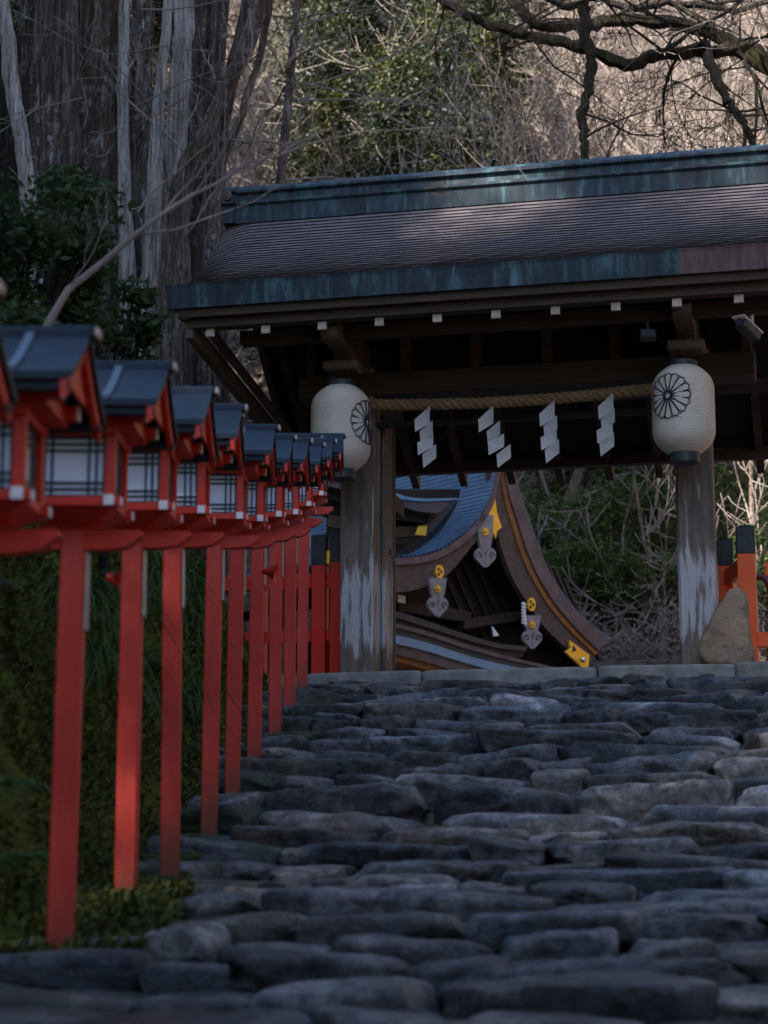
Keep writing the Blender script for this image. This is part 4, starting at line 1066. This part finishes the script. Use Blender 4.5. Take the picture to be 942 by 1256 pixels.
# ---------------------------------------------------------------- mossy overhanging tree, limbs behind the ridge
ov = empty('overhanging_tree', (at(1060, 300, 25).x, 25, hz(at(1060, 300, 25).x, 25)))
tag(ov, 'bare tree with dark mossy limbs hanging over the gate ridge at top right', 'tree')
def limb(pts, d, w_, parent, m=None, name='limb', seed=0, tw=9, dz=None):
    q = random.Random(seed); c = sm(pts, 5); P = []
    for i, (x, y) in enumerate(c):
        dd = d+(dz*i/len(c) if dz else 0); P.append(at(x, y, dd)-ov.location+Vector((q.gauss(0, .015), 0, q.gauss(0, .015))))
    n = len(P); rad = [(w_[0]+(w_[1]-w_[0])*i/(n-1))/2/2440*d*(1+q.gauss(0, .09)) for i in range(n)]
    o = MB().tube(P, rad, 10, True, lambda a, t: 1+.10*math.sin(3*a+12*t)+.06*math.sin(5*a-20*t)).build(name, m or bm_, parent, True)
    tb_ = MB()
    for k in range(tw):
        i = q.randrange(1, n-1); dn = q.random() < .55
        grow(tb_, P[i], (q.gauss(0, .8), q.gauss(0, .4), (-.5 if dn else .8)+q.gauss(0, .4)), q.uniform(.8, 2.2), q.uniform(.012, .026), 3, q, -.15 if dn else .2, (2, 4), .65, 5, .0042, .22)
    if tw: tb_.build('twigs', M['bark_dark'], o)
    return o
limb([(1060, 420), (1062, 200), (1050, 60), (1040, -60), (1000, -200)], 25, (60, 30), ov, M['bark_brown'], 'trunk', 1, 4)
limb([(1055, 120), (1000, 115), (942, 84), (905, 60), (866, 62), (811, 67), (768, 79), (721, 60), (671, 48), (621, 38), (571, 18), (545, 2), (520, -18)], 24.5, (22, 11), ov, seed=2, tw=16)
limb([(1052, 60), (990, 80), (940, 66), (906, 55), (860, 36), (800, 24), (755, 24), (712, 32), (665, 30), (640, 14), (622, -8)], 24.9, (24, 13), ov, seed=3, tw=16)
limb([(716, 10), (718, 45), (726, 75), (722, 105), (713, 138), (716, 165), (719, 192), (724, 240), (722, 290)], 24.3, (17, 8), ov, bd, seed=4, tw=9)
limb([(862, 50), (868, 66), (878, 95), (888, 118), (901, 135), (914, 155), (924, 178), (938, 230)], 24.3, (15, 9), ov, bd, seed=5, tw=9)
limb([(905, 60), (925, 95), (935, 130), (948, 180)], 24.1, (6, 3), ov, bd, seed=6, tw=6)
limb([(811, 66), (840, 45), (880, 20), (930, -8)], 24.1, (7, 4), ov, bd, seed=7, tw=8)
limb([(660, -10), (700, 8), (730, -2), (770, 10), (830, 4), (900, 12), (960, -4)], 25.6, (12, 7), ov, bd, seed=8, tw=12)

# hanging fine branches in the middle, belonging to a bare tree on the left bank
hb0 = at(345, 430, 23); 
hang = empty('bare_tree', (hb0.x, 23, hz(hb0.x, 23))); tag(hang, 'thin bare tree with long drooping twigs standing just behind the left end of the gate', 'tree')
q = random.Random(21); mb = MB(); mb.tube([(0, 0, -.2), (.05, 0, 3), (-.1, .1, 5.8), (.1, .1, 8.4), (.3, .2, 11)], [.09, .08, .065, .05, .03], 8)
mb.build('trunk', bb, hang, True)
tb_ = MB()
for k in range(17):
    z = q.uniform(4.6, 10.5); grow(tb_, (0, .1, z), (q.uniform(-.2, 1.2), q.gauss(0, .5), q.uniform(-.15, .5)), q.uniform(1.8, 3.8), .015, 3, q, -.12, (3, 4), .55, 5, .0034, .16)
tb_.build('crown', M['twig'], hang)

# ---------------------------------------------------------------- shrub and bare branch on the left bank
def shrub(name, label, cat, group, cx, cy, cz, rx, ry, rz_, n, size, m, seed, stems=7, clumps=26, z0=None, asp=2.4):
    rng = np.random.default_rng(seed); q = random.Random(seed)
    gz = hz(cx, cy) if z0 is None else z0
    root = empty(name, (cx, cy, gz-.05)); tag(root, label, cat, group)
    hc = cz-gz
    cc = rng.normal(size=(clumps, 3)); cc /= np.linalg.norm(cc, axis=1)[:, None]; cc *= rng.uniform(.35, 1.0, clumps)[:, None]**.6
    cc *= np.array([rx, ry, rz_]); cc[:, 2] += hc
    cr = rng.uniform(.14, .34, clumps)*(rx+rz_)/1.6
    pick = rng.integers(0, clumps, n); o = rng.normal(size=(n, 3)); o /= np.linalg.norm(o, axis=1)[:, None]
    P = cc[pick]+o*cr[pick][:, None]*rng.uniform(.2, 1.15, n)[:, None]**.7*np.array([1.2, 1.1, .75])
    V, F = leaf_cloud(P, size, rng, asp)
    np_mesh('foliage', V, F, m, root)
    b = MB()
    for k in range(stems):
        t = Vector(cc[q.randrange(clumps)]); mid = Vector((t.x*.35, t.y*.35, t.z*.55))
        b.tube([(q.gauss(0, .05), q.gauss(0, .05), 0), mid, t], [.03*max(rx, .6), .02*max(rx, .6), .006], 5)
    for k in range(clumps):
        s = Vector(cc[k]); b.tube([(s.x*.4, s.y*.4, s.z*.7), s, s+Vector((q.gauss(0, .3), q.gauss(0, .3), q.uniform(0, .4)))*cr[k]*2], [.012, .007, .003], 3)
    b.build('stem', M['bark_dark'], root)
    return root
c = at(45, 300, 11.6); shrub('evergreen_shrub', 'dark glossy evergreen shrub on the bank above the red lanterns at left', 'shrub', None, c.x-.1, 11.6, c.z-.05, .62, .55, .62, 9000, .075, M['leaf_dark'], 31, 8, 34)
c = at(135, 345, 12.6); shrub('evergreen_shrub', 'loose evergreen sprays in front of the giant tree, right of the dense shrub', 'shrub', None, c.x, 12.6, c.z-.15, .30, .3, .42, 1500, .085, M['leaf_dark'], 32, 5, 14)
c = at(20, 420, 9.8); shrub('evergreen_shrub', 'low dark shrub just behind the nearest lantern roofs', 'shrub', None, c.x-.2, 9.8, c.z-.1, .6, .4, .4, 4500, .07, M['leaf_dark'], 33, 6, 22)
br0 = at(60, 397, 9.2); bro = empty('bare_sapling', (br0.x-.35, 9.2, hz(br0.x-.35, 9.2))); tag(bro, 'bare curving grey brown sapling arching over the lanterns towards the gate roof', 'sapling')
P = [Vector((0, 0, -.1))]+[at(x, y, d)-bro.location for x, y, d in ((30, 470, 9.2), (60, 395, 9.2), (84, 355, 9.25), (128, 320, 9.3), (165, 288, 9.35), (200, 262, 9.4), (238, 238, 9.45), (268, 224, 9.5), (300, 200, 9.6), (345, 190, 9.7))]
mb = MB().tube(P, [.03, .024, .022, .019, .017, .015, .013, .011, .009, .007, .004], 8); mb.build('trunk', M['twig'], bro, True)
q = random.Random(9); mb = MB()
for i in (3, 5, 6, 7, 8, 9, 10, 10):
    grow(mb, P[i], (q.uniform(.2, 1), q.gauss(0, .3), q.uniform(.0, 1.0)), q.uniform(.4, 1.1), .006, 2, q, .12, (2, 4), .5, 4, .0016, .12)
mb.build('crown', M['twig'], bro)

# ---------------------------------------------------------------- moss, ferns and hanging grass on the bank
rng = np.random.default_rng(77)
n = 95000; y = rng.uniform(5.0, 19, n); t = rng.uniform(-.15, 2.4, n); x = xleft(y)-t
keep = ~((y > 17.0) & (t < .9)); x, y, t = x[keep], y[keep], t[keep]
z = hterr(x, y); P = np.stack([x, y, z+.01], 1)
ye = rng.uniform(7.1, 8.7, 9000); xe = rng.uniform(-1.6, -.84, 9000); P = np.concatenate([P, np.stack([xe, ye, stairz(ye+.23*xe)+rng.uniform(-.01, .05, 9000)], 1)])
clump = fsin(P, 91, 3.0, 3); k = clump > -.8; P = P[k]; n = len(P)
d = np.stack([rng.uniform(-.2, .9, n), rng.normal(size=n)*.5, rng.uniform(.2, 1., n)], 1); d /= np.linalg.norm(d, axis=1)[:, None]
V, F = blades(P, d, .085, np.full((n, 1), .016), rng, .35)
mo = np_mesh('moss_tufts', V, F, M['moss']); tag(mo, 'moss covering the bank beside the steps', 'moss', None, 'stuff')
# mossy cushions, bulges of the bank itself
def cushion(cx, cy, cz, r, seed): return stone(cx, cy, cz, r, r*.9, r*.6, 0, seed, 2.4, .2)
VV = []; FF = []
for i in range(70):
    y_ = R.uniform(5.5, 17); t_ = R.uniform(-.12, 1.9); x_ = float(xleft(y_))-t_; r_ = R.uniform(.04, .13)
    VV.append(cushion(x_, y_, hz(x_, y_)-r_*.15, r_, i)); FF.append(SF+i*NV)
nc = len(VV)
for i in range(150):
    if i < 90: x_, y_ = R.uniform(-1.6, -.85), R.uniform(7.1, 8.6)
    else: y_ = R.uniform(8.6, 13); x_ = float(xleft(y_))+R.uniform(-.05, .22)
    r_ = R.uniform(.03, .085); VV.append(cushion(x_, y_, float(stairz(y_+.23*x_))-r_*.05, r_, 900+i)); FF.append(SF+(nc+i)*NV)
mc = np_mesh('moss_cushions', np.concatenate(VV), np.concatenate(FF), M['mossdark'], smooth=True); tag(mc, 'soft moss mounds on the bank beside the steps', 'moss', None, 'stuff')
def grass_tuft(px, py, d_, n, L, label, seed, m='fern', wdt=.012, curl=.75):
    r_ = np.random.default_rng(seed); p = at(px, py, d_); root = empty('grass_clump', p); tag(root, label, 'grass clump', 'long drooping grass on the mossy bank')
    b = r_.normal(size=(n, 3))*np.array([.05, .06, .03]); dr = r_.normal(size=(n, 3))*np.array([.35, .6, .25])+np.array([.15, -.1, .25]); dr /= np.linalg.norm(dr, axis=1)[:, None]
    V = []; F = []; k0 = 0
    for i in range(n):
        l = L*r_.uniform(.6, 1.2); w_ = wdt*r_.uniform(.7, 1.2); s = np.cross(dr[i], [0, 0, 1]); s /= np.linalg.norm(s)+1e-6
        for j in range(7):
            t_ = j/6; c_ = b[i]+dr[i]*l*t_+np.array([0, 0, -curl*l*t_*t_]); ww = w_*(1-t_)**.6+.0006
            V += [c_-s*ww/2, c_+s*ww/2]
            if j: F.append([k0+2*j-2, k0+2*j-1, k0+2*j+1, k0+2*j])
        k0 += 14
    np_mesh('blades', np.array(V), np.array(F), M[m], root)
for i, (px, py, d_, lb) in enumerate(((120, 720, 8.6, 'long drooping grass between the first and second full posts'), (135, 800, 8.9, 'lower hanging grass between the first and second full posts'), (196, 700, 10.2, 'long drooping grass between the second and third full posts'),
                                   (238, 745, 11.2, 'long drooping grass between the third and fourth full posts'), (243, 705, 11.8, 'upper hanging grass between the third and fourth full posts'), (236, 850, 11.0, 'green blades hanging low beside the fourth full post'))):
    grass_tuft(px-8, py, d_+.3, 70, .42, lb, 200+i)
grass_tuft(357, 888, 14.8, 34, .22, 'small green grass tuft growing at the left edge of the steps by the far posts', 210, curl=.2)
# ferns in the lower left corner
def fern(px, py, d_, seed, label, s=1.):
    q = random.Random(seed); root = empty('fern', at(px, py, d_)); tag(root, label, 'fern', 'ferns on the mossy bank')
    for f in range(9):
        a = q.uniform(0, 6.28); L = s*q.uniform(.22, .38); V = []; F = []; k0 = 0
        dx, dy = math.cos(a), math.sin(a)
        for j in range(1, 22):
            t_ = j/22; c_ = Vector((dx*L*t_, dy*L*t_, .5*L*t_-.75*L*t_*t_)); wl = .26*L*math.sin(math.pi*min(1, t_*.9+.12))
            for sd in (-1, 1):
                p = c_+Vector((-dy*sd*wl+dx*wl*.25, dx*sd*wl+dy*wl*.25, -.02)); e = Vector((dx, dy, 0))*L*.022
                V += [c_-e, c_+e, p+e*.3, p-e*.3]; F.append([k0, k0+1, k0+2, k0+3]); k0 += 4
        np_mesh('frond', np.array([tuple(v) for v in V]), np.array(F), M['fern'], root)
fern(14, 960, 7.5, 1, 'fern low on the bank left of the nearest full post, upper one of two', .62); fern(30, 1050, 7.3, 2, 'fern low on the bank left of the nearest full post, lower one of two', .55)

# ---------------------------------------------------------------- evergreen bushes and brushwood beyond the landing
specs = [(690, 640, 41, 2.4, 1.9, 9000, 'leaf_mid', 'broad dark evergreen bush right of the hall roof'), (765, 620, 42, 2.6, 1.9, 9500, 'leaf_mid', 'tall leafy evergreen bush between the hall roof and the right pillar'),
         (735, 700, 39.5, 1.2, .7, 3000, 'leaf_bright', 'light green bush close to the right sweep of the hall roof'), (800, 712, 39, 1.1, .6, 2600, 'leaf_bright', 'bright leafy bush low beside the right gate pillar'),
         (905, 610, 41, 2.0, 1.6, 5500, 'leaf_mid', 'evergreen bush behind the orange fence'), (655, 600, 43, 1.6, 1.5, 4500, 'leaf_bright', 'green bush just right of the hall ridge'),
         (815, 575, 44, 2.4, 1.9, 6000, 'leaf_mid', 'evergreen bush high behind the right gate pillar'), (930, 690, 37, .9, .8, 1800, 'leaf_bright', 'leafy bush seen over the orange rail')]
for i, (px, py, d_, rx, rz_, n, m, lb) in enumerate(specs):
    c = at(px, py, d_); shrub('bush', lb, 'bush', 'bushes beyond the landing', c.x, d_, c.z, rx, rx*.8, rz_, n, .13, M[m], 300+i, 6, 30)
q = random.Random(33)
bw = MB()
for i in range(110):
    px = q.uniform(650, 1010); py = q.uniform(775, 815); p = at(px, py, q.uniform(37, 38.6)); p.z = max(hz(p.x, p.y)-.1, p.z-.3)
    grow(bw, p, (q.gauss(0, 1), q.gauss(0, .5), q.uniform(.0, .9)), q.uniform(.8, 1.7), q.uniform(.012, .022), 2, q, .0, (3, 5), .8, 4, .008, .25)
o = bw.build('brushwood', M['twig']); tag(o, 'tangle of bare grey brushwood beyond the landing right of the hall', 'brushwood', None, 'stuff')
for i, (px, py, d_, pts) in enumerate(((840, 700, 30.5, [(742, 735), (790, 742), (850, 738)]),)):
    pass
simple_tree('bare_tree', 'pale bare tree standing behind the orange fence', 'tree', None, at(926, 700, 38).x, 38, 8, .09, M['bark_far'], 61)
simple_tree('bare_tree', 'thin bare tree leaning behind the right gate pillar', 'tree', None, at(822, 700, 38).x, 38.5, 8, .07, M['bark_far'], 62, (-.12, 0))
simple_tree('bare_tree', 'thin bare tree rising from the brushwood right of the hall', 'tree', None, at(745, 700, 39).x, 39, 7, .06, M['bark_brown'], 63, (.1, 0))

# ---------------------------------------------------------------- wooded hillside behind
def cedar(seed, h, trunk_r, dens=1.0):
    rng = np.random.default_rng(seed); q = random.Random(seed); root = empty('cedar_tree')
    t = MB(); t.tube([(0, 0, -.5), (0, 0, h*.3), (q.gauss(0, .1), q.gauss(0, .1), h*.7), (0, 0, h)], [trunk_r*1.2, trunk_r, trunk_r*.55, .03], 10, True, lambda a, t_: 1+.05*math.sin(4*a)); t.build('trunk', M['bark_far'], root, True)
    P = []; b = MB()
    nb = int(95*dens)
    for i in range(nb):
        f = q.uniform(.18, 1)**.9; z = h*f; L = (h*.19)*(1.08-f)**.7*q.uniform(.6, 1.15); a = q.uniform(0, 6.28)
        base = np.array([0, 0, z]); tip = np.array([math.cos(a)*L, math.sin(a)*L, z-L*q.uniform(.0, .35)])
        b.tube([base, (base+tip)/2+[0, 0, .1*L], tip], [.04, .025, .008], 3)
        m_ = int(330*(.4+L/(h*.19)))
        u = rng.uniform(.15, 1.05, m_)[:, None]; c = base+(tip-base)*u+np.array([0, 0, .1*L])*np.sin(u*3.1)
        P.append(c+rng.normal(size=(m_, 3))*np.array([.26, .26, .20])*(.5+u)*(h/12)+np.array([0, 0, -.12]))
    b.build('branch', M['bark_dark'], root)
    V, F = leaf_cloud(np.concatenate(P), .15*h/12, rng, 2.8, .35); np_mesh('crown', V, F, M['leaf_cedar'], root)
    return root
def bare(seed, h, m, mt):
    q = random.Random(seed); root = empty('bare_tree'); t = MB(); P = [Vector((0, 0, -.5))]; 
    for k in range(1, 8): P.append(Vector((q.gauss(0, .12*k**.5)*h/8, q.gauss(0, .12*k**.5)*h/8, h*.62*k/7)))
    t.tube(P, [h*.018*(1-.08*k) for k in range(8)], 7); t.build('trunk', mt, root, True)
    b = MB()
    for k in range(13):
        i = q.randrange(2, 8); a = q.uniform(0, 6.28)
        grow(b, P[i], (math.cos(a)*.8, math.sin(a)*.8, q.uniform(.35, 1.1)), h*q.uniform(.28, .45), h*.0055, 3, q, .2, (4, 6), .62, 4, .0065*h/9, .09)
    b.build('crown', m, root); return root
protoC = [cedar(1, 15, .24), cedar(2, 18, .28), cedar(3, 12, .18, 1.1)]
protoB = [bare(11, 9, M['twig_tan'], M['bark_far']), bare(12, 8, M['twig'], M['bark_far']), bare(13, 10, M['twig_tan'], M['bark_far']), bare(14, 7, M['twig_tan'], M['bark_pale'])]
used = set()
def place(pl, k, x, y, s, label, group, cat='tree'):
    o = pl[k] if (id(pl), k) not in used else copy_tree(pl[k]); used.add((id(pl), k))
    o.location = (x, y, hz(x, y)-.1); o.rotation_euler = (0, 0, R.uniform(0, 6.28)); o.scale = (s, s, s*R.uniform(.9, 1.15)); tag(o, label, cat, group)
# cedars: left half of the hillside
CL = 'dark green cedar on the shaded hillside behind the gate roof'
for px, d_, k, s in ((395, 47, 0, .95), (440, 50, 1, .85), (480, 46, 2, 1.), (505, 54, 0, 1.), (545, 49, 2, 1.05), (570, 57, 1, .9), (600, 52, 0, .85), (625, 61, 2, 1.1), (420, 60, 1, 1.), (465, 64, 0, 1.1), (520, 67, 1, 1.1), (580, 70, 0, 1.2),
                     (380, 70, 1, 1.1), (430, 78, 0, 1.2), (490, 82, 1, 1.2), (550, 86, 0, 1.3), (610, 80, 2, 1.3), (640, 92, 0, 1.1)):
    p = at(px, 600, d_); place(protoC, k, p.x, d_, s, CL, 'cedars on the hillside')
for d_, px, k in ((48, -60, 1), (55, 40, 0), (62, -150, 1), (60, 180, 0), (50, 1150, 0), (58, 1300, 1)):
    place(protoC, k, at(px, 600, d_).x, d_, 1.1, 'dark green cedar at the side of the hillside, far from the gate', 'cedars at the sides')
BL = 'bare tan tree on the sunlit hillside above the gate ridge'
q = random.Random(4)
for i in range(110):
    d_ = 42+76*(i/110)**1.1+q.uniform(-2, 2); 
    px = q.uniform(700, 1060) if i % 3 else q.uniform(150, 395)
    lab = BL if px > 500 else 'bare grey tree on the hillside behind the giant tree'
    place(protoB, q.randrange(4), at(px, 600, d_).x, d_, q.uniform(.7, 1.2), lab, 'bare trees on the sunlit hillside' if px > 500 else 'bare trees behind the giant tree')
# thicket of dry leaves, twigs and evergreen scrub covering the slope
n = 110000; rng = np.random.default_rng(8); d_ = 40+85*rng.uniform(0, 1, n)**1.15; px = rng.uniform(-250, 1200, n)
x = (px-471)/2440*d_; P = np.stack([x, d_, hterr(x, d_)+rng.uniform(0, 1, n)**2*2.0], 1); cl = fsin(P, 44, .55, 3); P1 = P[cl > .05]; P2 = P[cl < -.12]
V, F = leaf_cloud(P1, .22, rng, 1.8); o = np_mesh('dry_undergrowth', V, F, M['leaf_dry']); tag(o, 'dry tan undergrowth covering the hillside', 'undergrowth', None, 'stuff')
V, F = leaf_cloud(P2, .20, rng, 1.8); o = np_mesh('green_undergrowth', V, F, M['leaf_bright']); tag(o, 'green scrub scattered over the hillside', 'undergrowth', None, 'stuff')
for i in range(12, 46):      # unseen cedars added behind and right of the viewer to cut flat light
    if i < 26: x_, y_ = -16+32*(i-12)/14+q.uniform(-1, 1), -14-q.uniform(0, 12)
    else: x_, y_ = 13.5+q.uniform(0, 7), -12+(i-26)*1.7+q.uniform(-1, 1)
    place(protoC, i % 3, x_, y_, q.uniform(.8, 1.1), 'tall unseen cedar added behind or right of the viewer to cut flat light', 'unseen cedars added around the steps')
# unseen cedars added on the left slope to keep the steps in shade
for i in range(46):
    y_ = -26+i*1.45+q.uniform(-1, 1); x_ = -11-q.uniform(0, 1)*9-(4 if i % 2 else 0)
    if y_ > 30: x_ -= (y_-30)*.3
    place(protoC, i % 3, x_, y_, q.uniform(.9, 1.2), 'tall unseen cedar added on the left slope to shade the steps', 'unseen cedars added to shade the steps')

for i in range(16):      # taller unseen cedars added up the left slope to shade the middle hillside
    place(protoC, i % 3, -11.5-q.uniform(0, 9)-(i/16)*3, 22+i*1.6, q.uniform(1.25, 1.55), 'very tall unseen cedar added left of the steps to shade the hillside', 'tall unseen cedars added to shade the hillside')
